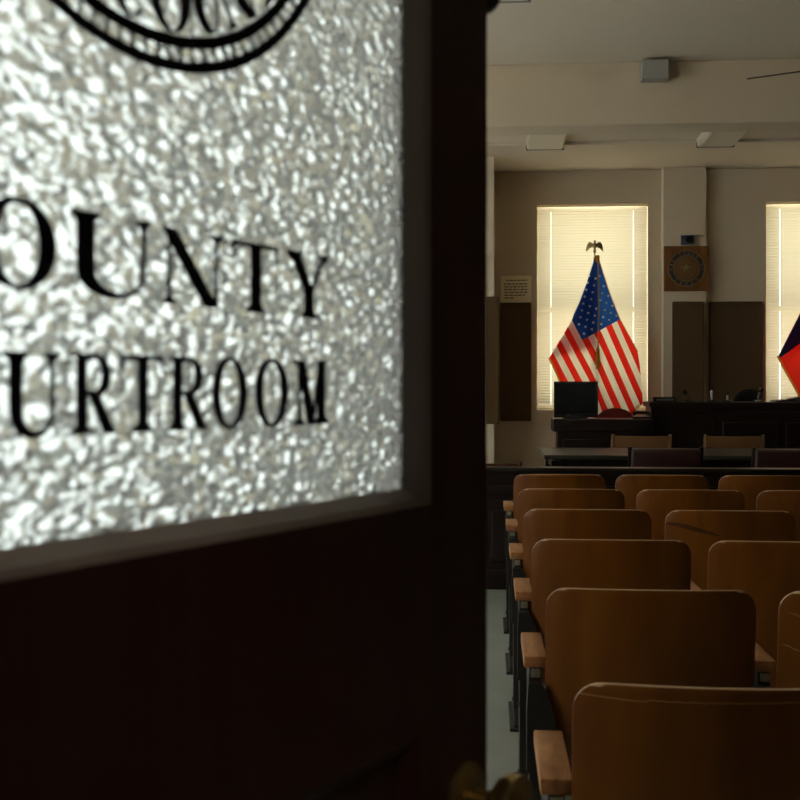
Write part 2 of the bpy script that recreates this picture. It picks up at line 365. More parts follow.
# ------------------------------------------------------------------ serif lettering (drawn as outlines)
def ell(cx, cy, rx, ry, a0, a1, n=40): return [(cx+rx*cos(a0+(a1-a0)*i/n), cy+ry*sin(a0+(a1-a0)*i/n)) for i in range(n+1)]
def ringquads(o, i): return [[o[k], o[k+1], i[k+1], i[k]] for k in range(len(o)-1)]
def glyph(ch, w, st=0.15, hr=0.045, sf=0.035, sl=0.09):
    P = []
    def stem(x0, x1, y0, y1): P.append([(x0,y0),(x1,y0),(x1,y1),(x0,y1)])
    def serif(x0, x1, y, d, l=sl, r=sl):
        P.append([(x0-l, y), (x1+r, y), (x1+r, y+d*sf*0.7), (x1+0.015, y+d*(sf+0.04)), (x1, y+d*(sf+0.09)), (x0, y+d*(sf+0.09)), (x0-0.015, y+d*(sf+0.04)), (x0-l, y+d*sf*0.7)])
    def diag(xa, ya, xb, yb, th): P.append([(xa-th/2,ya),(xa+th/2,ya),(xb+th/2,yb),(xb-th/2,yb)])
    if ch == 'O':
        P += ringquads(ell(w/2, 0.5, w/2, 0.52, 0, 2*pi, 64), ell(w/2, 0.5, w/2-st*1.05, 0.52-hr*0.85, 0, 2*pi, 64))
    elif ch == 'Q': pass
    elif ch == 'C' or ch == 'G' or ch == 'S' and False:
        P += ringquads(ell(w/2, 0.5, w/2, 0.52, radians(48), radians(315), 50), ell(w/2+st*0.2, 0.5, w/2-st*0.75, 0.52-hr, radians(48), radians(315), 50))
        P.append([(w*0.80, 0.86), (w*0.90, 0.98), (w*0.93, 0.98), (w*0.93, 0.66), (w*0.90, 0.66)])
    elif ch == 'U':
        x0 = sl; x1 = sl+st; x3 = w-sl; x2 = x3-hr
        stem(x0, x1, 0.32, 1); stem(x2, x3, 0.32, 1)
        o = ell((x0+x3)/2, 0.32, (x3-x0)/2, 0.34, pi, 2*pi); i = ell((x1+x2)/2, 0.32, (x2-x1)/2, 0.34-hr*1.2, pi, 2*pi)
        P += ringquads(o, i); serif(x0, x1, 1, -1); serif(x2, x3, 1, -1)
    elif ch == 'N':
        stem(sl, sl+hr, 0, 1); stem(w-sl-hr, w-sl, 0, 1); diag(sl+0.02, 1, w-sl-st*0.5, 0, st*1.15)
        serif(sl, sl+hr, 0, 1); serif(w-sl-hr, w-sl, 1, -1); P.append([(0, 1), (sl+st*0.5, 1), (sl+st*0.5, 1-sf), (0, 1-sf)])
    elif ch == 'T':
        stem(w/2-st/2, w/2+st/2, 0, 1); stem(0.02, w-0.02, 1-sf*1.3, 1); serif(w/2-st/2, w/2+st/2, 0, 1, 0.11, 0.11)
        P.append([(0.02, 1), (0.09, 1-sf), (0.03, 0.74), (0.005, 0.74)]); P.append([(w-0.02, 1), (w-0.005, 0.74), (w-0.03, 0.74), (w-0.09, 1-sf)])
    elif ch == 'Y':
        c = w*0.52
        diag(sl+st*0.45, 1, c-0.01, 0.42, st*1.05); diag(w-sl-0.02, 1, c+st*0.3, 0.42, hr*1.3); stem(c-st/2, c+st/2, 0, 0.46)
        serif(c-st/2, c+st/2, 0, 1); serif(sl, sl+st*0.9, 1, -1, sl, sl*0.8); serif(w-sl-hr, w-sl, 1, -1, sl*0.9, sl)
    elif ch == 'R' or ch == 'P' or ch == 'B':
        x0 = sl; x1 = sl+st; rb = w*0.86
        stem(x0, x1, 0, 1); serif(x0, x1, 0, 1); stem(x0-sl, x1, 1-sf, 1)
        cy = 0.735; ry = 0.265; cx = x1+(rb-x1)*0.35
        P += ringquads(ell(cx, cy, rb-cx, ry, -pi/2, pi/2), ell(cx, cy, rb-cx-st*0.95, ry-hr, -pi/2, pi/2))
        stem(x1-0.01, cx, 1-hr, 1); stem(x1-0.01, cx, 0.47, 0.47+hr)
        diag(cx-0.02, 0.49, w-st*0.75, 0.0, st*1.1); P.append([(w-st*1.3, 0), (w, 0), (w, sf*0.8), (w-st*0.5, sf*1.4)])
    elif ch == 'M':
        stem(sl, sl+hr, 0, 1); stem(w-sl-st, w-sl, 0, 1); diag(sl+st*0.35, 1, w/2, 0.0, st*1.05); diag(w-sl-st*0.6, 1, w/2+0.02, 0.0, hr*1.2)
        serif(sl, sl+hr, 0, 1); serif(w-sl-st, w-sl, 0, 1); stem(0, sl+st*0.6, 1-sf, 1); stem(w-sl-st, w, 1-sf, 1)
    elif ch == 'H': stem(sl, sl+st, 0, 1); stem(w-sl-st, w-sl, 0, 1); stem(sl, w-sl, .48, .54); [serif(x, x+st, y, d) for x in (sl, w-sl-st) for y, d in ((0, 1), (1, -1))]
    elif ch == 'E' or ch == 'F':
        stem(sl, sl+st, 0, 1); stem(0, w, 1-sf*1.5, 1); stem(sl, w*0.75, .49, .49+sf*1.5); serif(sl, sl+st, 0, 1)
        P.append([(w, 1), (w, .76), (w-.04, .76), (w-.1, 1-sf)]); 
        if ch == 'E': stem(0, w, 0, sf*1.5); P.append([(w, 0), (w, .24), (w-.04, .24), (w-.1, sf)])
    elif ch == 'A':
        diag(w*.5, 1, w-sl-st*.4, 0, st*1.1); diag(w*.47, 1, sl+.02, 0, hr*1.3); stem(w*.25, w*.7, .32, .36); serif(sl, sl+hr, 0, 1); serif(w-sl-st*.9, w-sl, 0, 1, .06, .06)
    elif ch == 'X': diag(sl+st*.4, 1, w-sl-st*.4, 0, st*1.1); diag(w-sl-.03, 1, sl+.03, 0, hr*1.4); [serif(x, x+hr, y, d, .06, .06) for x in (sl, w-sl-hr) for y, d in ((0, 1), (1, -1))]
    elif ch == 'S':
        P += ringquads(ell(w/2, .74, w/2*.9, .28, radians(40), radians(250), 24), ell(w/2, .74, w/2*.9-st*.7, .28-hr*1.5, radians(40), radians(250), 24))
        P += ringquads(ell(w/2, .26, w/2*.98, .28, radians(-140), radians(75), 24), ell(w/2, .26, w/2*.98-st*.7, .28-hr*1.5, radians(-140), radians(75), 24))
        diag(w*.28, .62, w*.72, .40, st*1.3)
    return P

# ------------------------------------------------------------------ entrance door, standing open into the room
DA = radians(31.8)
Ex, Ez = 0.0768, 1.0                                  # camera coordinates of the lock edge
E = cam2w(Ex, Ez); dv = cam2w(sin(DA), cos(DA)); nv = cam2w(cos(DA), -sin(DA))   # along the leaf towards the lock edge, and out of its hall face
def D(s, o, z):                                      # s from the lock edge towards the hinges, o out of the hall face, z height
    p = E - dv*s + nv*o; return Vector((p.x, p.y, z))
hinge = D(DOORW, 0, 0)
door_root = empty('door_1', (hinge.x, hinge.y, 0)); struct(door_root); tag(door_root, 'dark wooden door standing open with a pebbled glass pane lettered courtroom', 'door')
H3 = Vector((hinge.x, hinge.y, 0))
def L(s, o, z): return D(s, o, z)-H3                 # coordinates relative to the door's empty
GS = 0.018                                           # glass sits this far behind the hall face
TH = 0.044
gs0, gs1, gz0, gz1 = 0.098, DOORW-0.094, 1.238, 1.98   # opening on the face
ps0, ps1, pz0, pz1 = 0.115, DOORW-0.115, 0.25, 1.056    # lower panel
fnD = lambda u, t, z: L(u, t, z)
holed_slab(0, DOORW, 0.008, 2.11, [(gs0, gs1, gz0, gz1), (ps0, ps1, pz0, pz1)], 0, -TH, fnD).build('door_frame', M_DOOR, door_root)
def bead_ring(m, s0, s1, z0, z1, o0, o1, inset, drop):
    """moulding that slopes from the face of the opening in to the pane"""
    def q(a, b): m.bm.faces.new([m.bm.verts.new(L(*p)) for p in a+b])
    outer = [(s0, o0, z0), (s1, o0, z0), (s1, o0, z1), (s0, o0, z1)]
    mid = [(s0+inset*.35, o0-0.003, z0+inset*.35), (s1-inset*.35, o0-0.003, z0+inset*.35), (s1-inset*.35, o0-0.003, z1-inset*.35), (s0+inset*.35, o0-0.003, z1-inset*.35)]
    inner = [(s0+inset, o1, z0+drop), (s1-inset, o1, z0+drop), (s1-inset, o1, z1-drop), (s0+inset, o1, z1-drop)]
    vo = [[m.bm.verts.new(L(*p)) for p in r] for r in (outer, mid, inner)]
    for r in range(2):
        for k in range(4): m.bm.faces.new((vo[r][k], vo[r][(k+1) % 4], vo[r+1][(k+1) % 4], vo[r+1][k]))
m = MB(); bead_ring(m, gs0, gs1, gz0, gz1, 0.0, -GS, 0.014, 0.013)
bead_ring(m, gs0, gs1, gz0, gz1, -TH, -GS-0.006, 0.014, 0.013); m.build('glazing_bead', M_BEAD, door_root)
m = MB(); bead_ring(m, ps0, ps1, pz0, pz1, 0.0, -0.014, 0.016, 0.016); m.build('panel_moulding', M_DOOR, door_root)
m = MB(); m.prism([(ps0, pz0), (ps1, pz0), (ps1, pz1), (ps0, pz1)], lambda a, b, t: L(a, t, b), -0.014, -0.03); m.build('lower_panel', M_DOOR, door_root)
m = MB(); m.prism([(gs0+.004, gz0+.004), (gs1-.004, gz0+.004), (gs1-.004, gz1-.004), (gs0+.004, gz1-.004)], lambda a, b, t: L(a, t, b), -GS, -GS-0.006)
M_PEB = pebble_glass(atan2(dv.y, dv.x))
glass = m.build('glass_pane', M_PEB, door_root)

def gpix(px, py):                                    # where a sight line meets the pane: (s, z)
    r = (px-400)/F; ex, ez = Ex-GS*cos(DA), Ez+GS*sin(DA)
    s = (ex-r*ez)/(sin(DA)-r*cos(DA)); k = ez-s*cos(DA)
    return s, CAM_H+(HORIZON-py)/F*k
def put(mb, polys, fn):
    for p in polys:
        mb.prism(p, fn, 0.0006, -GS*0 + 0.0002)
def line(name, letters, tops, bots, label, bold):
    """letters: (char, left px, right px); one painted line of lettering on the pane, set very slightly off level as the sign writer left it"""
    mb = MB(); (ta, tb_), (ba, bb) = [(gpix(*p), gpix(*q)) for p, q in (tops, bots)]
    lin = lambda p, q, s: p[1]+(q[1]-p[1])*(s-p[0])/(q[0]-p[0])
    for c, a, b in letters:
        s0, s1 = (gpix(a, 300)[0], gpix(b, 300)[0]) if a is not None else b
        ch = lin(ta, tb_, (s0+s1)/2)-lin(ba, bb, (s0+s1)/2)
        w = (s0-s1)/ch
        st = bold*w
        put(mb, glyph(c, w, st, 0.072, 0.05), lambda x, y, t, s0=s0, ch=ch: L(s0-x*ch, -GS+t, lin(ba, bb, s0-x*ch)+y*(lin(ta, tb_, s0-x*ch)-lin(ba, bb, s0-x*ch))))
    o = mb.build(name, M_PAINT, glass); tag(o, label)
oL = gpix(56, 300)[0]; uw = 0.053
s_o = (oL+0.95*uw, oL)
line('county_lettering', [('C', None, (s_o[0]+0.98*uw, s_o[0]+0.12*uw)), ('O', None, s_o), ('U', 70, 150), ('N', 162, 222), ('T', 231, 279), ('Y', 286, 328)],
     ((75, 209), (327, 257)), ((110, 297.5), (308, 318)), 'black painted word on the upper line of the pane', 0.22)
u2 = gpix(2, 390)[0]; ch2 = 0.046
line('courtroom_lettering', [('C', None, (u2+1.62*ch2, u2+0.86*ch2)), ('O', None, (u2+0.80*ch2, u2+0.06*ch2)), ('U', 2, 60), ('R', 70, 117), ('T', 120, 164), ('R', 168, 208), ('O', 211.5, 247), ('O', 254.5, 288), ('M', 294, 328)],
     ((5, 351), (325, 361)), ((79, 435), (322, 424)), 'black painted word on the lower line of the pane', 0.225)
# round county seal above the words
def circ3(a, b, c):
    (x1, y1), (x2, y2), (x3, y3) = a, b, c
    d = 2*(x1*(y2-y3)+x2*(y3-y1)+x3*(y1-y2))
    ux = ((x1*x1+y1*y1)*(y2-y3)+(x2*x2+y2*y2)*(y3-y1)+(x3*x3+y3*y3)*(y1-y2))/d
    uy = ((x1*x1+y1*y1)*(x3-x2)+(x2*x2+y2*y2)*(x1-x3)+(x3*x3+y3*y3)*(x2-x1))/d
    return ux, uy, sqrt((x1-ux)**2+(y1-uy)**2)
cs, cz, cr = circ3(gpix(47, 0), gpix(205, 74), gpix(309, 0))
sm = MB()
Ps = lambda x, y, t: L(cs-x, -GS+t, cz+y)            # seal coordinates: x to the right as read, y up
def ring(mb, r0, r1, n=120): put(mb, ringquads(ell(0, 0, r0, r0, 0, 2*pi, n), ell(0, 0, r1, r1, 0, 2*pi, n)), Ps)
RI = sqrt((gpix(205, 50)[1]-cz)**2+(gpix(205, 50)[0]-cs)**2)
ring(sm, cr, cr*0.962); ring(sm, RI, RI*0.955)
ring(sm, cr, cr*0.981); ring(sm, RI, RI*0.980)
for k in range(110):                                 # rope beads between the two rings
    a = 2*pi*k/110; put(sm, [[(cr*rr*cos(a+da), cr*rr*sin(a+da)) for rr, da in ((RI/cr, -0.006), (RI/cr, 0.006), (0.97, 0.016), (0.97, 0.004))]], Ps)
def arc_text(mb, txt, r_base, ch, a_mid, step, wide, bottom=True, fn=Ps, st=0.15, th=(0.0006, 0.0002)):
    n = len(txt)
    for i, c in enumerate(txt):
        if c == ' ': continue
        off = (i-(n-1)/2)*step
        a = a_mid + (off if bottom else -off)
        w = wide*(1.2 if c in 'MNO' else 1.0)
        for p in glyph(c, w, st, 0.05):
            q = []
            for x, y in p:
                lx = (x-w/2)*ch; ly = y*ch
                if bottom:  rx, ry = -sin(a)*0+cos(a+pi/2)*lx, sin(a+pi/2)*lx; ox, oy = cos(a)*(r_base-ly), sin(a)*(r_base-ly)
                else: rx, ry = cos(a-pi/2)*lx, sin(a-pi/2)*lx; ox, oy = cos(a)*(r_base+ly), sin(a)*(r_base+ly)
                q.append((ox+rx, oy+ry))
            mb.prism(q, fn, *th)
arc_text(sm, 'COUNTY', RI*0.945, RI*0.27, radians(-64.6), radians(12.6), 0.66, True, st=0.19)
tag(sm.build('painted_seal', M_PAINT, glass), 'black painted round seal at the top of the pane')
# lock furniture: rose, spindle and knob on the hall face
kz = 0.983; kc = L(0.040, 0, kz); n3 = Vector((nv.x, nv.y, 0))
MB().lathe([(0.030, 0.0), (0.030, 0.003), (0.026, 0.006), (0.014, 0.009), (0.0, 0.009)], kc, n3, 32).build('knob_rose', M_BRASS, door_root, True)
kn = MB().lathe([(0.008, 0.009), (0.009, 0.022), (0.012, 0.028), (0.022, 0.033), (0.0275, 0.042), (0.0265, 0.051), (0.018, 0.057), (0.0, 0.058)], kc, n3, 32).build('door_knob', M_BRASS, door_root, True)
m = MB(); m.prism([(0.066, 0.79), (0.014, 0.79), (0.014, 0.93), (0.066, 0.93)], lambda a, b, t: L(a, t, b), 0.0, 0.003); m.build('key_plate', M_BRASS, door_root)
MB().lathe([(0.008, -0.01), (0.009, 0.012), (0.014, 0.016), (0.0155, 0.024), (0.010, 0.030), (0, 0.031)], L(0.0085, -TH*0.2, 1.684), Vector((dv.x, dv.y, 0)), 20).build('edge_bumper', M_BLACK, door_root, True)
for z in (0.25, 1.05, 1.85): MB().tube([L(DOORW+.006, -TH-.004, z-.05), L(DOORW+.006, -TH-.004, z+.05)], 0.007).build('hinge', M_BRASS, door_root, True)

# ------------------------------------------------------------------ auditorium seats
SEAT_TOP = 0.85; SW = 0.494; CP = 0.547; CX0 = 0.1385
def make_seat():
    """origin on the floor under the middle of the back panel; the sitter faces +y"""
    root = empty('auditorium_seat')
    hw = SW/2; z0, z1, rc = 0.37, SEAT_TOP, 0.048; th = 0.013
    def bow(x): return 0.050*(x/hw)**2
    def lean(z): return -(z-z0)*0.16 + 0.05*((z-z0)/(z1-z0)-0.5)**2
    def halfw(z):
        # rounded upper corners, sides drawing in slightly towards the seat
        base = hw - 0.012*max(0, (0.62-z)/0.18)
        if z > z1-rc: q = (z-(z1-rc))/rc; return base-rc*(1-sqrt(max(0, 1-q*q)))
        if z < z0+rc: q = ((z0+rc)-z)/rc; return base-rc*(1-sqrt(max(0, 1-q*q)))
        return base
    m = MB(); nu, nv = 28, 30
    zs = [z0+(z1-z0)*(0.5-0.5*cos(pi*j/nv)) for j in range(nv+1)]
    def P(i, j, side):
        z = zs[j]; w = halfw(z); x = (i/nu*2-1)*w
        t = th/2*side
        e = min(1.0, min((z1-z), (w-abs(x))+1e-4, (z-z0))/0.006); e = sqrt(max(0.0, 1-(1-e)**2))
        crown = 0.006*(1-(x/hw)**2) if z > z1-0.06 else 0
        return Vector((x, 0.07+lean(z)+bow(x)+t*(0.35+0.65*e), z+crown*(z-(z1-0.06))/0.06))
    A = [[m.bm.verts.new(P(i, j, -1)) for j in range(nv+1)] for i in range(nu+1)]
    B = [[m.bm.verts.new(P(i, j, 1)) for j in range(nv+1)] for i in range(nu+1)]
    for i in range(nu):
        for j in range(nv):
            m.bm.faces.new((A[i][j], A[i+1][j], A[i+1][j+1], A[i][j+1])); m.bm.faces.new((B[i][j], B[i][j+1], B[i+1][j+1], B[i+1][j]))
    for i in range(nu):
        for j in (0, nv): m.bm.faces.new((A[i][j], A[i+1][j], B[i+1][j], B[i][j]))
    for j in range(nv):
        for i in (0, nu): m.bm.faces.new((A[i][j], A[i][j+1], B[i][j+1], B[i][j]))
    m.bm.normal_update()
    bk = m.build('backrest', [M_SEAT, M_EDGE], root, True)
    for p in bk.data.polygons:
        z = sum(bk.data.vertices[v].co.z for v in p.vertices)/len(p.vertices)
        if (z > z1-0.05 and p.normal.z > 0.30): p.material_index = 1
    # tip-up seat, folded up against the back
    m = MB(); T = Matrix.Translation((0, 0.17, 0.42)) @ Matrix.Rotation(radians(82), 4, 'X')
    m.box(-0.20, 0.20, -0.02, 0.30, -0.012, 0.012, 0.010, 3, T); m.build('seat', M_SEAT, root, True)
    side_unit(root, -CP/2+0.003)
    return root
def side_unit(root, x):
    """cast standard with its wooden arm, centred at x"""
    m = MB(); t = 0.014
    prof = [(-0.02, 0.0), (0.34, 0.0), (0.34, 0.025), (0.26, 0.05), (0.215, 0.12), (0.205, 0.30), (0.235, 0.40), (0.25, 0.52), (0.33, 0.600), (0.33, 0.645), (0.104, 0.645),
            (0.104, 0.61), (0.118, 0.57), (0.115, 0.46), (0.10, 0.38), (0.10, 0.16), (0.08, 0.06), (-0.02, 0.025)]
    m.prism(prof, lambda a, b, tt: Vector((x+tt, a, b)), -t, t)
    b = bmesh.new(); side = m.build('side_standard', M_IRON, root); b.free()
    m = MB()  # bracket that carries the back panel
    brk = [(x-0.022, 0.40), (x+0.030, 0.40), (x+0.046, 0.44), (x+0.046, 0.53), (x+0.034, 0.575), (x+0.012, 0.615), (x-0.018, 0.615), (x-0.022, 0.55)]
    m.prism(brk, lambda a, c, tt: Vector((a, tt, c)), 0.060, 0.105); m.build('bracket', M_IRON, root)
    m = MB(); m.box(x-0.031, x+0.031, -0.03, 0.35, 0.0, 0.014, 0.004); m.build('foot', M_IRON, root)
    m = MB(); m.box(x-0.0275, x+0.0275, 0.098, 0.37, 0.645, 0.673, 0.0035, 2); m.build('armrest', M_ARM, root, True)
    m = MB(); m.box(x-0.010, x+0.012, 0.096, 0.105, 0.622, 0.642, 0.001); m.build('tab', M_TAB, root)
    for zz in (0.08, 0.30, 0.50):
        MB().lathe([(0.008, 0), (0.008, 0.004), (0.0, 0.006)], (x-t, 0.15, zz), (-1, 0, 0), 10).build('bolt', M_IRON, root, True)
seat0 = make_seat()
ROWY = [at(600, 684, 1).y*0, ]   # filled below
def row_y(k):
    rel = 1/(0.003344+0.00155*k); depth = F*(CAM_H-SEAT_TOP)/rel
    return depth*1.012
seats = [
 (0,0,'nearest wooden seat back across the bottom of the picture, its top veneer splintered'),
 (1,0,'wooden aisle seat directly beyond the splintered nearest seat, shaded right half'),
 (1,1,'scratched wooden seat back cut by the picture edge just beyond the splintered nearest seat'),
 (2,0,'aisle seat of the third row from the camera, unscratched brown back'),
 (2,1,'second seat from the aisle in the third row from the camera'),
 (3,0,'aisle seat of the fourth row from the camera, left of the scuffed back'),
 (3,1,'wooden seat with a dark curved scuff across its back, fourth row from the camera'),
 (4,0,'aisle seat of the fifth row from the camera, second from the wooden bar'),
 (4,1,'middle seat of the row second from the wooden bar'),
 (4,2,'seat cut by the picture edge in the row second from the wooden bar'),
 (5,0,'aisle seat of the row closest to the wooden bar'),
 (5,1,'middle seat of the row closest to the wooden bar'),
 (5,2,'third seat from the aisle in the row closest to the wooden bar'),
]
first = True
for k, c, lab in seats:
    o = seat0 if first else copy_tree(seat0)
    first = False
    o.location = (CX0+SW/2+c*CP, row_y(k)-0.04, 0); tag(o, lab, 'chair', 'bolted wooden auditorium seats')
# ragged veneer split just below the top of the nearest back, and the scuff two rows on
def on_back(u, z, off=0.0072):
    x = u*SW/2; return Vector((x, 0.07-(z-0.37)*0.16+0.05*((z-0.37)/0.48-0.5)**2+0.05*u*u-off, z))
M_RAW = mat('raw_veneer', (0.42, 0.22, 0.07), 0.6, 0.3); M_SCUFF = mat('dark_scuff', (0.10, 0.034, 0.008), 0.45, 0.3, ((0.05, 0.018, 0.005), (20, 20, 90), 0.3))
def strip(pts, w): 
    ws = w if isinstance(w, list) else [w]*len(pts)
    m = MB(); a = [m.bm.verts.new(on_back(u, z+q)) for (u, z), q in zip(pts, ws)]; b = [m.bm.verts.new(on_back(u, z-q)) for (u, z), q in zip(pts, ws)]
    for i in range(len(pts)-1): m.bm.faces.new((a[i], a[i+1], b[i+1], b[i]))
    return m
strip([(-0.985+i*0.012, 0.8325-0.0035*min(1, i/30)) for i in range(2, 38)]+[(-0.53, 0.8315), (-0.50, 0.8325)]+[(-0.48+i*0.03, 0.8315+0.0004*sin(i*1.7)+0.00012*i) for i in range(32)], 0.0009).build('split_veneer', M_RAW, seat0)
scuffed = [o for o in COL.objects if o.get('label', '').startswith('wooden seat with a dark curved')][0]
strip([(-0.98+i*0.06, 0.800-0.016*(1-cos(i*0.17))-0.0012*i) for i in range(14)], [0.002+0.0065*sin(pi*min(1,(i+1)/14))**0.7 for i in range(14)]).build('scuff', M_SCUFF, scuffed)
scr = [o for o in COL.objects if o.get('label', '').startswith('scratched wooden')][0]
strip([(-0.97+i*0.05, 0.722-0.0035*i+0.002*sin(i*1.9)) for i in range(12)], [0.0005+0.001*abs(sin(i*0.9)) for i in range(12)]).build('scratch', M_RAW, scr)
strip([(-0.92+i*0.06, 0.800-0.006*i+0.003*sin(i*1.3)) for i in range(10)], [0.0004+0.0007*abs(sin(i*1.1)) for i in range(10)]).build('scratch', M_RAW, scr)

# ------------------------------------------------------------------ bar rail before the well of the court
YR = 7.42; RZ = 0.797
rail = empty('courtroom_bar', (0, YR, 0)); tag(rail, 'long dark panelled wooden bar across the room beyond the seats', 'railing')
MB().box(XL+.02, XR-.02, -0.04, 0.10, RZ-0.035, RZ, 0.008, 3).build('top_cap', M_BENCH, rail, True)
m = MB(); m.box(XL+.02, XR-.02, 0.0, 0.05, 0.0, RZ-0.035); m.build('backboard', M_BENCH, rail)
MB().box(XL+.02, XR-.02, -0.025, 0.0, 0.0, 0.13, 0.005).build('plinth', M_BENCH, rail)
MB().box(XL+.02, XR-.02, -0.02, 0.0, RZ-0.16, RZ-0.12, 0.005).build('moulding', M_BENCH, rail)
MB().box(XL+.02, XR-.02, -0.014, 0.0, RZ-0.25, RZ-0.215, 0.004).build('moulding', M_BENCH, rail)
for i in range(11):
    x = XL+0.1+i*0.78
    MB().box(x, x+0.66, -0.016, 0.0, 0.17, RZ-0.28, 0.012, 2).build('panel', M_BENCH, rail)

# ------------------------------------------------------------------ furniture in the well
def pole_legs(root, xs, ys, z, r, m_):
    for x in xs:
        for y in ys: MB().box(x-r, x+r, y-r, y+r, 0, z, 0.004).build('leg', m_, root)
# counsel table
c0 = at(548, 455, 9.25); TZ = c0.z
tb = empty('counsel_table', (c0.x+1.27, 9.8, 0)); tag(tb, 'long dark table with a dull sheen in the well beyond the bar', 'table')
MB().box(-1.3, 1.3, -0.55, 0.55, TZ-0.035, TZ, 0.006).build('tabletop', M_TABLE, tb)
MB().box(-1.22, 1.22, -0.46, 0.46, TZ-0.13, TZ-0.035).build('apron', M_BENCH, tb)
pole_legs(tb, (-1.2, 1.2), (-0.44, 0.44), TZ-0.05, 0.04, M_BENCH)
# tan wooden chairs
def wooden_chair(m_, top, w):
    r = empty('wooden_chair')
    m = MB()
    def fn(u, v): x = (u*2-1)*w/2; return Vector((x, -0.03*(1-(2*u-1)**2)-(0.04*v), top-0.15+0.15*v+0.012*(2*u-1)**2*0))
    def slab(u, v, s): return fn(u, v)+Vector((0, s*0.011, 0))
    nu = 14
    a = [[m.bm.verts.new(slab(i/nu, j, s)) for s in (-1, 1)] for i in range(nu+1) for j in (0, 1)]
    for i in range(nu):
        p, q, p2, q2 = a[2*i], a[2*i+1], a[2*i+2], a[2*i+3]
        m.bm.faces.new((p[0], p2[0], q2[0], q[0])); m.bm.faces.new((p[1], q[1], q2[1], p2[1])); m.bm.faces.new((q[0], q2[0], q2[1], q[1])); m.bm.faces.new((p[0], p[1], p2[1], p2[0]))
    for p, q in ((a[0], a[1]), (a[-2], a[-1])): m.bm.faces.new((p[0], q[0], q[1], p[1]))
    m.build('top_rail', m_, r, True)
    for sx in (-1, 1):
        MB().tube([(sx*(w/2-.015), 0.02, 0), (sx*(w/2-.015), 0.01, 0.44), (sx*(w/2-.015), -0.045, top+0.012)], [0.018, 0.02, 0.016], 8).build('leg', m_, r, True)
        MB().box(sx*(w/2-.03)-.02, sx*(w/2-.03)+.02, 0.40, 0.44, 0, 0.43, 0.004).build('leg', m_, r)
    MB().box(-w/2+.02, w/2-.02, 0.0, 0.46, 0.43, 0.46, 0.01, 2).build('seat', m_, r, True)
    for k in range(5):
        x = -w*0.33+k*w*0.165; MB().tube([(x, 0.01, 0.45), (x, -0.03, top-0.14)], 0.009, 8).build('spindle', m_, r, True)
    return r
YC = 10.72
pL, pR = at(611, 435, YC), at(671, 435, YC)
wc = wooden_chair(M_TAN, pL.z-0.006, pR.x-pL.x); wc.location = ((pL.x+pR.x)/2, YC, 0)
tag(wc, 'tan wooden chair behind the table, nearer the computer monitor', 'chair', 'tan wooden chairs behind the table')
w2 = copy_tree(wc); pL2, pR2 = at(703.5, 435, YC), at(763, 435, YC); w2.location = ((pL2.x+pR2.x)/2, YC, 0)
tag(w2, 'tan wooden chair behind the table, under the bench microphones', 'chair', 'tan wooden chairs behind the table')
pr = at(522, 463, 7.95)
M_RBR = mat('red_brown_wood', (0.13, 0.045, 0.022), 0.4, 0.4, ((0.08, 0.026, 0.012), (3, 30, 30), 0.3))
w3 = wooden_chair(M_RBR, pr.z, 0.56); w3.location = (pr.x-0.28, 7.95, 0); tag(w3, 'red-brown wooden chair just beyond the bar beside the open door', 'chair')
# dark leather chairs on the near side of the table
def leather_chair(top, w):
    r = empty('leather_chair')
    T = Matrix.Translation((0, 0, 0.52)) @ Matrix.Rotation(radians(8), 4, 'X')
    MB().box(-w/2+.02, w/2-.02, -0.05, 0.04, 0.0, top-0.525, 0.02, 3, T).build('backrest', M_LEATH, r, True)
    for sx in (-1, 1):
        MB().tube([(sx*(w/2-.012), 0.02, 0), (sx*(w/2-.012), 0.01, 0.5), (sx*(w/2-.012), -0.045, top+0.006)], 0.018, 8).build('leg', M_BENCH, r, True)
        MB().box(sx*(w/2-.03)-.02, sx*(w/2-.03)+.02, 0.42, 0.46, 0, 0.42, 0.004).build('leg', M_BENCH, r)
        MB().box(sx*(w/2-.018)-.02, sx*(w/2-.018)+.02, 0.02, 0.40, 0.62, 0.65, 0.008).build('armrest', M_BENCH, r)
    MB().box(-w/2+.02, w/2-.02, 0.03, 0.48, 0.42, 0.50, 0.02, 3).build('seat', M_LEATH, r, True)
    return r
YD = 8.85
pL, pR = at(628, 447, YD), at(702, 447, YD)
lc = leather_chair(pL.z, pR.x-pL.x); lc.location = ((pL.x+pR.x)/2, YD, 0); tag(lc, 'dark oxblood leather chair at the table in front of the left tan chair', 'chair', 'dark leather chairs at the table')
l2 = copy_tree(lc); p = at(751, 447, YD); l2.location = (p.x+(pR.x-pL.x)/2, YD, 0); tag(l2, 'dark oxblood leather chair at the table cut by the picture edge', 'chair', 'dark leather chairs at the table')

# clerk's desk
YK = 11.2
k0 = at(553, 419, YK); kx1 = at(654, 419, YK).x
ck = empty('clerk_desk', (k0.x, YK, 0)); tag(ck, 'dark wooden desk box carrying the monitor, left of the bench', 'desk')
kw = kx1-k0.x
MB().box(0, kw, 0, 0.40, k0.z-0.125, k0.z, 0.012, 2).build('desk_top', M_BENCH, ck)
MB().box(0.05, kw, 0.05, 0.38, 0, k0.z-0.125).build('body', M_BENCH, ck)
for i in range(2): MB().box(0.10+i*kw*0.47, 0.05+kw*0.44+i*kw*0.47, 0.038, 0.05, 0.2, k0.z-0.2, 0.01).build('panel', M_BENCH, ck)
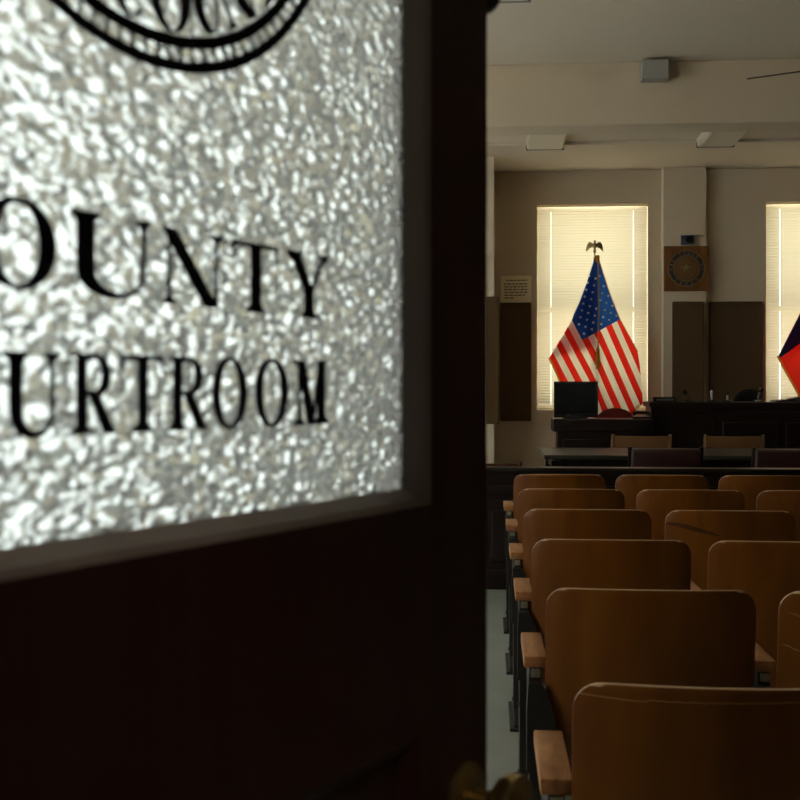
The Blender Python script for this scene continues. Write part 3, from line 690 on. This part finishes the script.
# judge's bench
YJ = 11.5
j0 = at(651, 402, YJ); jz = j0.z
jb = empty('judges_bench', (j0.x, YJ, 0)); tag(jb, 'tall dark wooden bench with microphones along its top', 'bench')
jw = XR-0.8-j0.x
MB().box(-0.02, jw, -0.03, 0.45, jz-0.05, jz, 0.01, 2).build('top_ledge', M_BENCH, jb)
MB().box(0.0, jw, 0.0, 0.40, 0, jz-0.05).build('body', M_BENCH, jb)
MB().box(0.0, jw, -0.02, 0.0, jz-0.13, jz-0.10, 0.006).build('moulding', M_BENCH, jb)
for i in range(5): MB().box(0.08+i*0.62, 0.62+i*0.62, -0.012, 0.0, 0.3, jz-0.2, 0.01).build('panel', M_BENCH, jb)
# monitor
mo0, mo1 = at(554, 381.5, YK+0.15), at(598, 418, YK+0.15)
mw = mo1.x-mo0.x; mz = k0.z
mon = empty('computer_monitor', ((mo0.x+mo1.x)/2, YK+0.15, mz)); tag(mon, 'black computer monitor standing on the desk in front of the flag', 'monitor')
mh = mo0.z-mz
m = holed_slab(-mw/2, mw/2, 0.012, mh, [(-mw/2+0.022, mw/2-0.022, 0.05, mh-0.022)], 0, 0.03, fnB); m.build('bezel', M_BLACK, mon)
MB().box(-mw/2+0.02, mw/2-0.02, 0.006, 0.014, 0.048, mh-0.02).build('screen', M_SCREEN, mon)
MB().box(-mw/2+0.03, mw/2-0.03, 0.03, 0.09, 0.06, mh-0.03, 0.015, 2).build('housing', M_BLACK, mon, True)
MB().box(-0.12, 0.12, 0.02, 0.2, 0.0, 0.012, 0.004).build('stand', M_BLACK, mon)
MB().lathe([(0.007, 0), (0.006, 0.002), (0, 0.002)], (-mw*0.18, 0, 0.03), (0, -1, 0), 12).build('badge', M_GREYP, mon)
# red swivel chair behind the desk, judge's chair behind the bench
def back_chair(name, x0, x1, ytop, Y, m_, label):
    a, b = at(x0, ytop, Y), at(x1, ytop, Y); w = b.x-a.x; top = a.z
    r = empty(name, ((a.x+b.x)/2, Y, 0)); tag(r, label, 'chair')
    pts = [(-w/2*0.9, top-0.55), (w/2*0.9, top-0.55)]+[(w/2*cos(t), top-0.20+0.20*sin(t)**0.8 if sin(t) > 0 else top-0.20) for t in [pi*i/20 for i in range(21)]]
    b = bmesh.new(); f = b.faces.new([b.verts.new((p[0], -0.03, p[1])) for p in pts])
    ex = bmesh.ops.extrude_face_region(b, geom=[f]); bmesh.ops.translate(b, vec=(0, 0.08, 0), verts=[v for v in ex['geom'] if isinstance(v, bmesh.types.BMVert)])
    bmesh.ops.bevel(b, geom=[e for e in b.edges if abs(e.verts[0].co.y-e.verts[1].co.y) < 1e-6], offset=0.018, segments=2, affect='EDGES')
    m = MB(); m.merge(b); m.build('backrest', m_, r, True)
    MB().box(-w/2, w/2, -0.42, -0.035, top-0.62, top-0.54, 0.025, 3).build('seat', m_, r, True)
    MB().tube([(0, -0.21, 0.06), (0, -0.21, top-0.6)], 0.03).build('pedestal', M_BLACK, r, True)
    for q in range(5): MB().tube([(0, -0.21, 0.09), (0.2*cos(q*1.257), -0.21+0.2*sin(q*1.257), 0.03)], [0.022, 0.03]).build('leg', M_BLACK, r, True)
    return r
back_chair('swivel_chair', 595, 636, 408, 12.10, M_RED, 'dark red round-topped chair behind the desk under the flag')
back_chair('swivel_chair', 734, 762, 389, 12.45, M_BLACK, 'black round-topped chair behind the bench beside the right microphone')
# small things on the bench
a, b = at(653, 397, YJ+0.1), at(676, 402, YJ+0.1)
npl = empty('name_plate', ((a.x+b.x)/2, YJ+0.1, jz)); tag(npl, 'small black block at the left end of the bench top', 'name plate')
pw = (b.x-a.x)/2
m = MB(); m.prism([(-0.03, 0), (0.03, 0), (0.008, a.z-jz), (-0.008, a.z-jz)], lambda y, z, t: Vector((t, y, z)), -pw, pw); m.build('block', M_BLACK, npl)
MB().box(-pw*0.7, pw*0.7, -0.026, -0.022, 0.014, 0.03).build('plate', M_GREYP, npl)
def microphone(px, py, Y, lean, mh_, mb_, label, head=0.016):
    t = at(px, py, Y); bx = t.x+lean
    r = empty('microphone', (bx, Y, jz)); tag(r, label, 'microphone', 'microphones along the bench top')
    MB().lathe([(0.05, 0), (0.05, 0.012), (0.035, 0.022), (0.0, 0.022)], (0, 0, 0), (0, 0, 1), 20).build('base', M_BLACK, r, True)
    h = t.z-jz
    MB().tube([(0, 0, 0.02), (0, 0.0, h*0.35), (-lean*0.4, 0, h*0.65), (-lean*0.85, 0, h*0.88)], 0.011 if mb_ is not M_BLACK else 0.008, 8).build('stem', mb_, r, True)
    MB().lathe([(0.009, -0.035), (head*0.9, -0.022), (head*1.25, 0.0), (head*1.1, 0.02), (0.0, 0.03)], (-lean, 0, h-0.01), (-lean*1.2, -0.02, h*0.8), 14).build('head', mh_, r, True)
    return r
microphone(685, 391, YJ+0.15, 0.05, M_BLACK, M_BLACK, 'black leaning microphone second from the bench end, under the brown panel edge', 0.02)
microphone(711.5, 392, YJ+0.15, 0.004, M_WHITE, M_WHITE, 'pale microphone standing upright on the bench', 0.013)
microphone(727.5, 392, YJ+0.15, -0.002, M_BLACK, M_WHITE, 'microphone with pale stem and dark head on the bench')
microphone(761, 389, YJ+0.15, -0.03, M_BLACK, M_GREYP, 'dark leaning microphone in front of the round-topped black chair', 0.02)
t0 = at(643, 412, YK+0.22)
ph = empty('telephone', (t0.x-0.02, YK+0.22, k0.z)); tag(ph, 'dark telephone on the desk against the bench end', 'telephone')
m = MB(); m.prism([(-0.09, 0), (0.09, 0), (0.09, 0.035), (-0.09, 0.02)], lambda y, z, t: Vector((t, y, z)), -0.085, 0.085); m.build('body', M_BLACK, ph)
MB().tube([(-0.085, -0.04, 0.045), (-0.05, -0.04, 0.058), (0.05, -0.04, 0.058), (0.085, -0.04, 0.045)], [0.020, 0.014, 0.014, 0.020], 8).build('handset', M_BLACK, ph, True)
f0 = at(776, 401, YJ+0.1)
fo = empty('paper_stack', (f0.x+0.25, YJ+0.12, jz)); tag(fo, 'low dark stack of folders on the bench below the red flag', 'folders')
m = MB(); m.prism([(-0.24, 0), (0.4, 0), (0.4, 0.075), (0.1, 0.06), (-0.24, 0.012)], lambda x, z, t: Vector((x, t, z)), 0, 0.25); m.build('folder', M_BLACK, fo)
MB().box(-0.05, 0.38, -0.004, 0.25, 0.018, 0.026).build('sheet', M_GREYP, fo)

# ------------------------------------------------------------------ things on the back wall
def panel(x0, y0, x1, y1, Y, label):
    a, b = at(x0, y0, Y), at(x1, y1, Y)
    o = MB().box(a.x, b.x, Y-0.052, Y-0.002, b.z, a.z, 0.008, 2).build('acoustic_panel', M_PANEL)
    return tag(o, label, 'acoustic panel', 'brown acoustic panels on the back wall')
panel(500, 303, 531, 421, YB, 'tall narrow brown acoustic panel directly under the paper notice')
panel(486, 297, 498.5, 424, 12.1, 'brown acoustic panel on the projecting wall beside the open door')
panel(672, 302, 703, 420, YB-0.12, 'brown acoustic panel under the star plaque on the pilaster')
panel(709, 302, 761.5, 425, YB, 'wide brown acoustic panel between the pilaster and the right window')
# notice
a, b = at(501, 276, YB), at(531.5, 302.5, YB)
nt = MB().box(a.x, b.x, YB-0.012, YB, b.z, a.z).build('wall_notice', M_PAPER); tag(nt, 'cream printed notice pinned above the narrow brown panel', 'notice')
m = MB(); pw, phh = b.x-a.x, a.z-b.z
random.seed(3)
for r in range(7):
    z = a.z-phh*(0.17+0.105*r+(0.03 if r else 0)); x = a.x+pw*(0.17 if r == 0 else 0.11); xe = a.x+pw*(0.86 if r < 5 else (0.78 if r == 5 else 0.45))
    while x < xe:
        w = random.uniform(0.02, 0.05); x2 = min(x+w, xe)
        if x2-x > 0.008: m.box(x, x2, YB-0.0135, YB-0.012, z-0.0065, z+0.0065)
        x = x2+0.011
m.build('printed_lines', M_INK, nt)
# star plaque on the pilaster
YP = YB-0.12
a, b = at(663.5, 246.5, YP), at(708.5, 291, YP)
cx, cz_, hwp = (a.x+b.x)/2, (a.z+b.z)/2, (a.x-b.x)/-2
pq = empty('seal_plaque', (cx, YP, cz_)); tag(pq, 'square wooden plaque with a round lone-star seal on the pilaster', 'plaque')
MB().box(-hwp, hwp, -0.03, 0, -(a.z-b.z)/2, (a.z-b.z)/2, 0.006).build('board', M_PLAQUE, pq)
rs = hwp*0.80
def disc(mb, r0, r1, y0, y1, n=64):
    for q in ringquads(ell(0, 0, r0, r0, 0, 2*pi, n), ell(0, 0, r1, r1, 0, 2*pi, n)): mb.prism(q, lambda x, z, t: Vector((x, t, z)), y0, y1)
m = MB(); disc(m, rs, rs*0.72, -0.036, -0.03); m.build('seal_band', M_SEALD, pq)
MB().lathe([(rs*0.73, 0), (rs*0.72, 0.005), (0, 0.007)], (0, -0.03, 0), (0, -1, 0), 48).build('seal_field', M_SEALB, pq)
m = MB(); disc(m, rs*1.02, rs*0.985, -0.038, -0.03); disc(m, rs*0.735, rs*0.705, -0.039, -0.03)
arc_text(m, 'THE STATE OF', rs*0.78, rs*0.16, radians(90), radians(17), 0.62, False, lambda x, y, t: Vector((x, t, y)), 0.18, (-0.0385, -0.036))
arc_text(m, 'TEXAS', rs*0.94, rs*0.16, radians(-90), radians(21), 0.62, True, lambda x, y, t: Vector((x, t, y)), 0.18, (-0.0385, -0.036))
m.build('gilt_lettering', M_GILT, pq)
def starpoly(r, r2=0.40, rot=pi/2): return [((r if i % 2 == 0 else r*r2)*cos(rot+pi*i/5), (r if i % 2 == 0 else r*r2)*sin(rot+pi*i/5)) for i in range(10)]
m = MB(); st = starpoly(rs*0.30); c = m.bm.verts.new((0, -0.052, 0)); o_ = [m.bm.verts.new((x, -0.038, z)) for x, z in st]
for i in range(10): m.bm.faces.new((o_[i], o_[(i+1) % 10], c))
m.build('star', M_GILT, pq)
m = MB()
for sgn in (-1, 1):
    for i in range(9):
        t = radians(-80+i*14); x, z = sgn*rs*0.52*cos(t), rs*0.52*sin(t)
        m.lathe([(0.002, -rs*.07), (rs*.035, 0), (0.001, rs*.07)], (x, -0.038, z), (sgn*-sin(t)*1.0+sgn*0.5, 0, cos(t)), 6)
m.build('wreath', M_SEALB, pq, True)
# little camera above the plaque with its cable
a, b = at(681, 234.5, YP-0.05), at(693.5, 244.5, YP-0.05)
cm = empty('security_camera', ((a.x+b.x)/2, YP, (a.z+b.z)/2)); tag(cm, 'small dark camera with a pale top just above the star plaque', 'camera')
w, h = (b.x-a.x)/2, (a.z-b.z)/2
MB().box(-w, w, -0.10, -0.02, -h, h*0.75, 0.01, 2).build('body', mat('camera_blue_black', (0.03, 0.04, 0.06), 0.35, 0.5), cm, True)
MB().box(-w*1.05, w*1.05, -0.105, -0.015, h*0.75, h*0.98, 0.006).build('hood', M_WHITE, cm)
MB().lathe([(h*0.6, 0), (h*0.6, 0.008), (h*0.35, 0.010), (0, 0.004)], (w*0.2, -0.10, -h*0.1), (0, -1, 0), 20).build('lens', M_SCREEN, cm, True)
MB().box(-0.02, 0.02, -0.03, 0, -0.02, 0.02).build('mount', M_WHITE, cm)
c0, c1 = w, (at(707, 262, YP).x-(a.x+b.x)/2)
MB().tube([(c0-0.01, -0.02, h*0.5), (c0+0.05, -0.008, h*0.9), (c0+0.12, -0.006, h*0.8), (c1-0.012, -0.006, h*0.1), (c1-0.008, -0.006, -h*1.0)], 0.0055, 6).build('cable', M_WIRE, cm, True)
struct(MB().box(pl0-0.022, pl0, YB-0.118, YB-0.09, 0, ZC, 0.004).build('trim_3', mat('pale_strip', (0.85, 0.79, 0.66), 0.45, 0.4)), 'narrow pale strip up the edge of the pilaster')  # pale strip along the pilaster's left side

# ------------------------------------------------------------------ ceiling things
def fixture(xc, y0, y1, w, label):
    r = empty('ceiling_light', (xc, y1, ZC)); tag(r, label, 'ceiling light', 'unlit fluorescent ceiling fixtures')
    MB().box(-w/2, w/2, y0-y1, 0, -0.03, 0, 0.004).build('housing', M_WHITE, r)
    m = MB(); m.prism([(-w/2+.004, -0.03), (w/2-.004, -0.03), (w/2-.008, -0.072), (w/2-.03, -0.082), (-w/2+.03, -0.082), (-w/2+.008, -0.072)], lambda x, z, t: Vector((x, t, z)), y0-y1+0.02, -0.02); m.build('diffuser', M_DIFF, r)
    m = MB()
    for q in (-0.018, y0-y1+0.001): m.prism([(-w/2, -0.028), (w/2, -0.028), (w/2, -0.086), (-w/2, -0.086)], lambda x, z, t: Vector((x, t, z)), q, q+0.018)
    m.build('end_caps', M_GREYP, r); return r
YLt = 11.42
zl = at(545, 151, YLt)
f1 = at(526, 151, YLt); f2 = at(564, 151, YLt); f3 = at(696, 149, YLt); f4 = at(734, 149, YLt)
fixture((f1.x+f2.x)/2, YLt-1.25, YLt, f2.x-f1.x, 'unlit ceiling light beyond the beam above the flag of stars and stripes')
fixture((f3.x+f4.x)/2, YLt-1.25, YLt, f4.x-f3.x, 'unlit ceiling light beyond the beam above the star plaque')
fr = at(531, 3, 7.0); fixture(fr.x-0.2, 5.75, 7.0, 0.4, 'unlit ceiling light on the near side of the beam beside the door edge')
# box on the beam
a, b = at(642, 59.5, 8.50), at(669, 78.0, 8.50)
bx = empty('wall_speaker', ((a.x+b.x)/2, bY0, b.z)); tag(bx, 'small white box mounted on the beam under the ceiling', 'speaker')
w = (b.x-a.x)/2; h = min(a.z, ZC-0.006)-b.z
MB().box(-w, w, -0.15, -0.02, 0, h, 0.006).build('cabinet', mat('off_white', (0.34, 0.33, 0.31), 0.6, 0.3), bx)
MB().box(-w*0.5, w*0.5, -0.02, 0, h*0.3, h*0.8).build('bracket', M_GREYP, bx)
m = MB()
for i in range(3):
    for j in range(4): m.lathe([(0.006, 0), (0.005, 0.003), (0, 0.003)], (-w, -0.12+i*0.03, 0.03+j*0.032), (-1, 0, 0), 8)
m.build('terminals', M_GREYP, bx)
# ceiling fan, one blade tip reaching into view
tip = at(750, 78.5, 6.05); inn = at(802, 70.0, 5.93)
dirb = Vector((inn.x-tip.x, inn.y-tip.y, 0)).normalized(); hubp = Vector((tip.x, tip.y, 0))+dirb*0.68; fz = tip.z
fan = empty('ceiling_fan', (hubp.x, hubp.y, fz)); tag(fan, 'dark ceiling fan, only a blade tip showing before the beam', 'ceiling fan')
MB().lathe([(0.02, -0.10), (0.09, -0.07), (0.12, -0.02), (0.12, 0.05), (0.07, 0.10), (0.02, 0.12), (0.0, 0.12)], (0,0,0), (0,0,1), 28).build('motor', M_FAN, fan, True)
MB().tube([(0, 0, 0.1), (0, 0, ZC-fz-0.05)], 0.013).build('downrod', M_FAN, fan, True)
MB().lathe([(0.07, ZC-fz), (0.06, ZC-fz-0.04), (0.015, ZC-fz-0.07), (0, ZC-fz-0.07)]).build('canopy', M_FAN, fan, True)
a0 = atan2(-dirb.y, -dirb.x)
for k in range(4):
    T = Matrix.Rotation(a0+k*pi/2, 4, 'Z') @ Matrix.Rotation(radians(-15), 4, 'X')
    MB().box(0.16, 0.68, -0.065, 0.065, -0.004, 0.004, 0.003, 2, T).build('blade', M_FAN, fan)
    MB().box(0.09, 0.2, -0.02, 0.02, -0.01, 0.0, 0.003, 1, T).build('blade_arm', M_FAN, fan)

# ------------------------------------------------------------------ flags
def flag_mat(name, kind, tr=0.82):
    m = bpy.data.materials.new(name); m.use_nodes = True; n = m.node_tree.nodes; l = m.node_tree.links
    p = n['Principled BSDF']; p.inputs['Roughness'].default_value = 0.75; p.inputs['Specular IOR Level'].default_value = 0.25
    uv = n.new('ShaderNodeUVMap'); sp = n.new('ShaderNodeSeparateXYZ'); l.new(uv.outputs[0], sp.inputs[0])
    def math_(op, a, b=None):
        q = n.new('ShaderNodeMath'); q.operation = op
        for i, v in enumerate((a, b)):
            if v is None: continue
            if isinstance(v, (int, float)): q.inputs[i].default_value = v
            else: l.new(v, q.inputs[i])
        return q.outputs[0]
    u, s = sp.outputs[0], sp.outputs[1]
    def mix(f, a, b):
        q = n.new('ShaderNodeMix'); q.data_type = 'RGBA'; l.new(f, q.inputs['Factor'])
        for key, v in ((6, a), (7, b)):
            if isinstance(v, tuple): q.inputs[key].default_value = (*v, 1)
            else: l.new(v, q.inputs[key])
        return q.outputs[2]
    RED, WHT, BLU = (0.80, 0.028, 0.018), (0.92, 0.90, 0.86), (0.020, 0.085, 0.38)
    if kind == 'us':
        odd = math_('LESS_THAN', math_('MODULO', s, 2.0), 1.0)
        base = mix(odd, WHT, RED)
        can = math_('MULTIPLY', math_('LESS_THAN', u, 0.0), math_('LESS_THAN', s, 7.0))
        colr = mix(can, base, BLU)
    else:
        blu = math_('LESS_THAN', u, 0.0)
        colr = mix(blu, RED, (0.018, 0.030, 0.13))
    l.new(colr, p.inputs['Base Color'])
    t = n.new('ShaderNodeBsdfTranslucent'); l.new(colr, t.inputs['Color'])
    x = n.new('ShaderNodeMixShader'); x.inputs[0].default_value = tr
    l.new(p.outputs[0], x.inputs[1]); l.new(t.outputs[0], x.inputs[2]); l.new(x.outputs[0], n['Material Output'].inputs['Surface'])
    return m
def along(pl, t):
    d = [0]
    for i in range(1, len(pl)): d.append(d[-1]+sqrt((pl[i][0]-pl[i-1][0])**2+(pl[i][1]-pl[i-1][1])**2))
    q = t*d[-1]
    for i in range(1, len(pl)):
        if q <= d[i] or i == len(pl)-1:
            f = (q-d[i-1])/(d[i]-d[i-1]); return (pl[i-1][0]+(pl[i][0]-pl[i-1][0])*f, pl[i-1][1]+(pl[i][1]-pl[i-1][1])*f)
def cloth(name, outer, centre, Y, uvf, reliefs, m_, parent, nr=70, nc=26, base=None):
    """draped panel between an outer edge and the pole line; measured on the flag's own plane, then folded in depth"""
    bm = bmesh.new(); uvl = bm.loops.layers.uv.new('UVMap'); g = []; uvs = {}
    for i in range(nr+1):
        o, c = along(outer, i/nr), along(centre, i/nr); row = []
        for j in range(nc+1):
            f = j/nc; x = c[0]+(o[0]-c[0])*f; y = c[1]+(o[1]-c[1])*f
            P = at(x, y, Y); P.y += reliefs(x, y, f, i/nr)
            v = bm.verts.new(P-base); uvs[v] = uvf(x, y); row.append(v)
        g.append(row)
    for i in range(nr):
        for j in range(nc):
            try: fc = bm.faces.new((g[i][j], g[i+1][j], g[i+1][j+1], g[i][j+1]))
            except ValueError: continue
            for lp in fc.loops: lp[uvl].uv = uvs[lp.vert]
    bmesh.ops.recalc_face_normals(bm, faces=bm.faces[:])
    me = bpy.data.meshes.new(name); bm.to_mesh(me); bm.free(); me.materials.append(m_)
    for p in me.polygons: p.use_smooth = True
    o = bpy.data.objects.new(name, me); COL.objects.link(o); o.parent = parent
    return o
def fringe(pl, Y, rel, wpx, parent, base, side, n=60):
    m = MB(); a = []; b = []
    for i in range(n+1):
        x, y = along(pl, i/n); x2, y2 = along(pl, min(1, i/n+0.01)); x1, y1 = along(pl, max(0, i/n-0.01))
        dx, dy = x2-x1, y2-y1; d = sqrt(dx*dx+dy*dy) or 1
        nx, ny = -dy/d*side, dx/d*side
        w = wpx*(1+0.12*((i % 2)*2-1))
        p = at(x, y, Y); p.y += rel(x, y); q = at(x+nx*w, y+ny*w, Y); q.y += rel(x, y)+0.006
        a.append(m.bm.verts.new(p-base)); b.append(m.bm.verts.new(q-base))
    for i in range(n): m.bm.faces.new((a[i], a[i+1], b[i+1], b[i]))
    return m.build('fringe', M_GOLD, parent)
def flag_stand(px, Y, ztop, root, eagle=True, lean=0.0):
    """pole, foot and finial; local origin at the foot of the pole"""
    MB().lathe([(0.17, 0), (0.17, 0.02), (0.12, 0.05), (0.04, 0.09), (0.025, 0.13), (0, 0.13)], (0,0,0), (0,0,1), 28).build('base', M_GILT, root, True)
    MB().tube([(0, 0, 0.1), (lean, 0, ztop)], 0.014, 12).build('pole', M_POLE, root, True)
    if eagle:
        f = MB().lathe([(0.012, 0), (0.014, 0.02), (0.008, 0.03), (0.007, 0.07), (0.016, 0.085), (0.017, 0.10), (0.010, 0.112), (0.0, 0.113)], (lean, 0, ztop-0.005), (0,0,1), 16).build('finial', M_GILT, root, True)
        z = ztop+0.105
        MB().lathe([(0.004, -0.005), (0.012, 0.01), (0.020, 0.04), (0.017, 0.065), (0.010, 0.08), (0.012, 0.092), (0.009, 0.105), (0, 0.108)], (lean, 0, z), (0,0,1), 14).build('eagle_body', M_GILT, f, True)
        MB().lathe([(0.005, 0), (0.003, 0.012), (0, 0.02)], (lean+0.006, -0.004, z+0.094), (1, -0.2, -0.25), 8).build('beak', M_GILT, f, True)
        for sx in (-1, 1):
            wing = [(0.008, 0.055), (0.03, 0.075), (0.055, 0.088), (0.075, 0.085), (0.092, 0.06), (0.104, 0.025), (0.109, -0.02), (0.098, -0.005), (0.092, -0.018), (0.082, 0.008), (0.074, 0.0), (0.062, 0.022), (0.05, 0.018), (0.035, 0.03), (0.012, 0.025)]
            m = MB(); m.prism([(sx*x*0.88, zz) for x, zz in wing], lambda x, zz, t: Vector((x+lean, t+0.25*abs(x), z+zz)), -0.005, 0.005); m.build('wing', M_GILT, f)
YFG = 12.6
us_root_p = at(597, 400, YFG); ubase = Vector((us_root_p.x, YFG+0.03, 0))
us = empty('flag_on_pole', ubase); tag(us, 'stars and stripes flag draped on a pole with a gilt eagle, before the left window', 'flag')
flag_stand(597, YFG, at(597, 259, YFG).z, us, lean=-0.022)
MUS = flag_mat('stars_and_stripes_cloth', 'us')
def us_uv(x, y):
    sL = 7+(587.5-(x-0.517*(y-350)))/7.1; sR = 1+(612.3-(x-0.45*(y-310)))/7.0
    t = min(1, max(0, (x-592)/10)); s = sL*(1-t)+sR*t
    return ((y-340)+0.55*(x-582.5), s)
def us_rel(x, y):
    d = abs(x-597.3); g = max(0, (y-262))/160
    s = us_uv(x, y)[1]
    return -0.02+0.0020*d+0.022*g*sin(s*1.9+0.6)*min(1, d/8)+0.006*g*sin(y*0.12+x*0.05)
cen = [(597.4, 259), (597.4, 300), (597.4, 340), (597.4, 380), (597.5, 428)]
oL_ = [(594.5, 258.5), (587, 282), (580, 301), (574, 314), (572.5, 319), (562, 337), (550, 357), (556, 369), (562, 383), (570, 403), (580, 428)]
oR_ = [(598, 258.5), (604, 277), (611, 297), (620, 319), (629, 335), (638.5, 352), (641, 366), (642.5, 385), (643.5, 404), (634, 413), (622, 428)]
rl = lambda x, y, f, t: us_rel(x, y)
fl = cloth('flag_cloth', oL_, cen, YFG, us_uv, rl, MUS, us, base=ubase); tag(fl, 'left half of the draped flag')
frr = cloth('flag_cloth', oR_, cen, YFG, us_uv, rl, MUS, us, base=ubase); tag(frr, 'right half of the draped flag, glowing in the window light')
# the part of the flag folded away behind the left half
fb = cloth('folded_cloth', [(594.5, 259), (587, 282.5), (580, 301.5), (573.3, 318), (562.5, 337), (551, 357)], [(597.4, 259), (597.4, 300), (597.4, 347)], YFG, lambda x, y: (us_uv(x, y)[0]-(0 if y < 318 else 0), us_uv(x, y)[1]*0.9+1.7 if y > 318 else 3.5), lambda x, y, f, t: us_rel(x, y)+0.035, flag_mat('folded_flag_cloth', 'us', 0.3), us, 40, 16, base=ubase)
fringe([(550, 357), (556, 369), (562, 383), (570, 403)], YFG, us_rel, -1.9, us, ubase, -1)
fringe([(643.5, 404), (634, 413), (622, 428)], YFG, us_rel, 3.2, us, ubase, 1, 30)
fringe([(598, 258.5), (604, 277), (611, 297), (620, 319), (629, 335), (638.5, 352)], YFG, us_rel, 0.8, us, ubase, -1, 40)
# stars
m = MB()
for r in range(9):
    for c in range(11):
        if (r+c) % 2: continue
        s = (r+1)*0.7; u = -(c+0.9)*6.1
        for (cx_, k_, c0_, off) in ((0.517, 7.1, 587.5, 7), (0.45, 7.0, 612.3, 1)):
            # solve x - cx*(y-y0) = c0 - (s-off)*k ; (y-340)+0.55(x-582.5)=u
            y0 = 350 if off == 7 else 310
            A = c0_-(s-off)*k_
            y = (u+340-0.55*(A-cx_*y0-582.5))/(1+0.55*cx_); x = A+cx_*(y-y0)
            if (off == 7) != (x < 597.4): continue
            if abs(x-597.4) < 1.2 or y < 266: continue
            ok = any(True for _ in [0]); 
            lim = oL_ if x < 597.4 else oR_
            ex = min(lim, key=lambda p: abs(p[1]-y))[0]
            if (x < 597.4 and x < along(lim, 0)[0]-(y-258.5)*0.37+1.0) or (x > 597.4 and x > 598+(y-258.5)*0.362-1.0): continue
            P0 = at(x, y, YFG); P0.y += us_rel(x, y)-0.006
            ml = YFG/F
            c_ = m.bm.verts.new(P0-ubase); o_ = [m.bm.verts.new(P0-ubase+Vector((px_*ml, 0, pz_*ml))) for px_, pz_ in starpoly(1.75, 0.42, 0.4+r)]
            for i in range(10): m.bm.faces.new((o_[i], o_[(i+1) % 10], c_))
m.build('stars', M_STARW, fl)
# gold cord and tassel down the fold
pA, pB = at(597.2, 258, YFG), at(597.4, 352, YFG)
MB().tube([pA-ubase+Vector((0.004, -0.05, 0.02)), (pA+pB)/2-ubase+Vector((0.012, -0.045, 0)), pB-ubase+Vector((0, -0.05, 0))], 0.0075, 8).build('cord', M_GOLD, us, True)
MB().lathe([(0.005, 0.06), (0.018, 0.03), (0.020, 0.0), (0.026, -0.10), (0.022, -0.19), (0, -0.19)], pB-ubase+Vector((0, -0.05, 0)), (0, 0, 1), 14).build('tassel', M_GOLD, us, True)
MB().lathe([(0.014, -0.05), (0.026, -0.02), (0.026, 0.02), (0.014, 0.03), (0, 0.03)], pA-ubase+Vector((0, -0.01, 0.0)), (0,0,1), 14).build('cord_knot', M_GOLD, us, True)

# second flag, mostly beyond the right edge
tx_p = at(828, 400, YFG); tbase = Vector((tx_p.x, YFG+0.03, 0))
tx = empty('flag_on_pole', tbase); tag(tx, 'red and blue flag with gold fringe draped before the right window', 'flag')
flag_stand(828, YFG, at(828, 255, YFG).z, tx)
MTX = flag_mat('red_and_blue_cloth', 'tx')
tx_uv = lambda x, y: ((y-344)+0.75*(800-x)*-1.0, 0)
tx_rel = lambda x, y: -0.02+0.0018*abs(x-828)+0.012*sin((x+y)*0.11)
tc = [(828, 257), (828, 340), (828, 425)]
toL = [(826, 257), (814, 287), (800, 315), (790, 335), (780, 355), (790, 374.5), (800, 394), (814, 425)]
toR = [(829.5, 257), (842, 287), (856, 317), (870, 352), (876, 400), (860, 425)]
t1 = cloth('flag_cloth', toL, tc, YFG, tx_uv, lambda x, y, f, t: tx_rel(x, y), MTX, tx, base=tbase)
t2 = cloth('flag_cloth', toR, tc, YFG, tx_uv, lambda x, y, f, t: tx_rel(x, y), MTX, tx, base=tbase)
t3 = cloth('folded_cloth', [(826, 258), (814, 288), (800, 316), (790, 336), (781, 355)], [(828, 258), (828, 300), (828, 341)], YFG, lambda x, y: (1, 0), lambda x, y, f, t: tx_rel(x, y)+0.035, MTX, tx, 40, 16, base=tbase)
fringe([(780, 355), (790, 374.5), (800, 394), (814, 425)], YFG, tx_rel, -2.2, tx, tbase, -1)
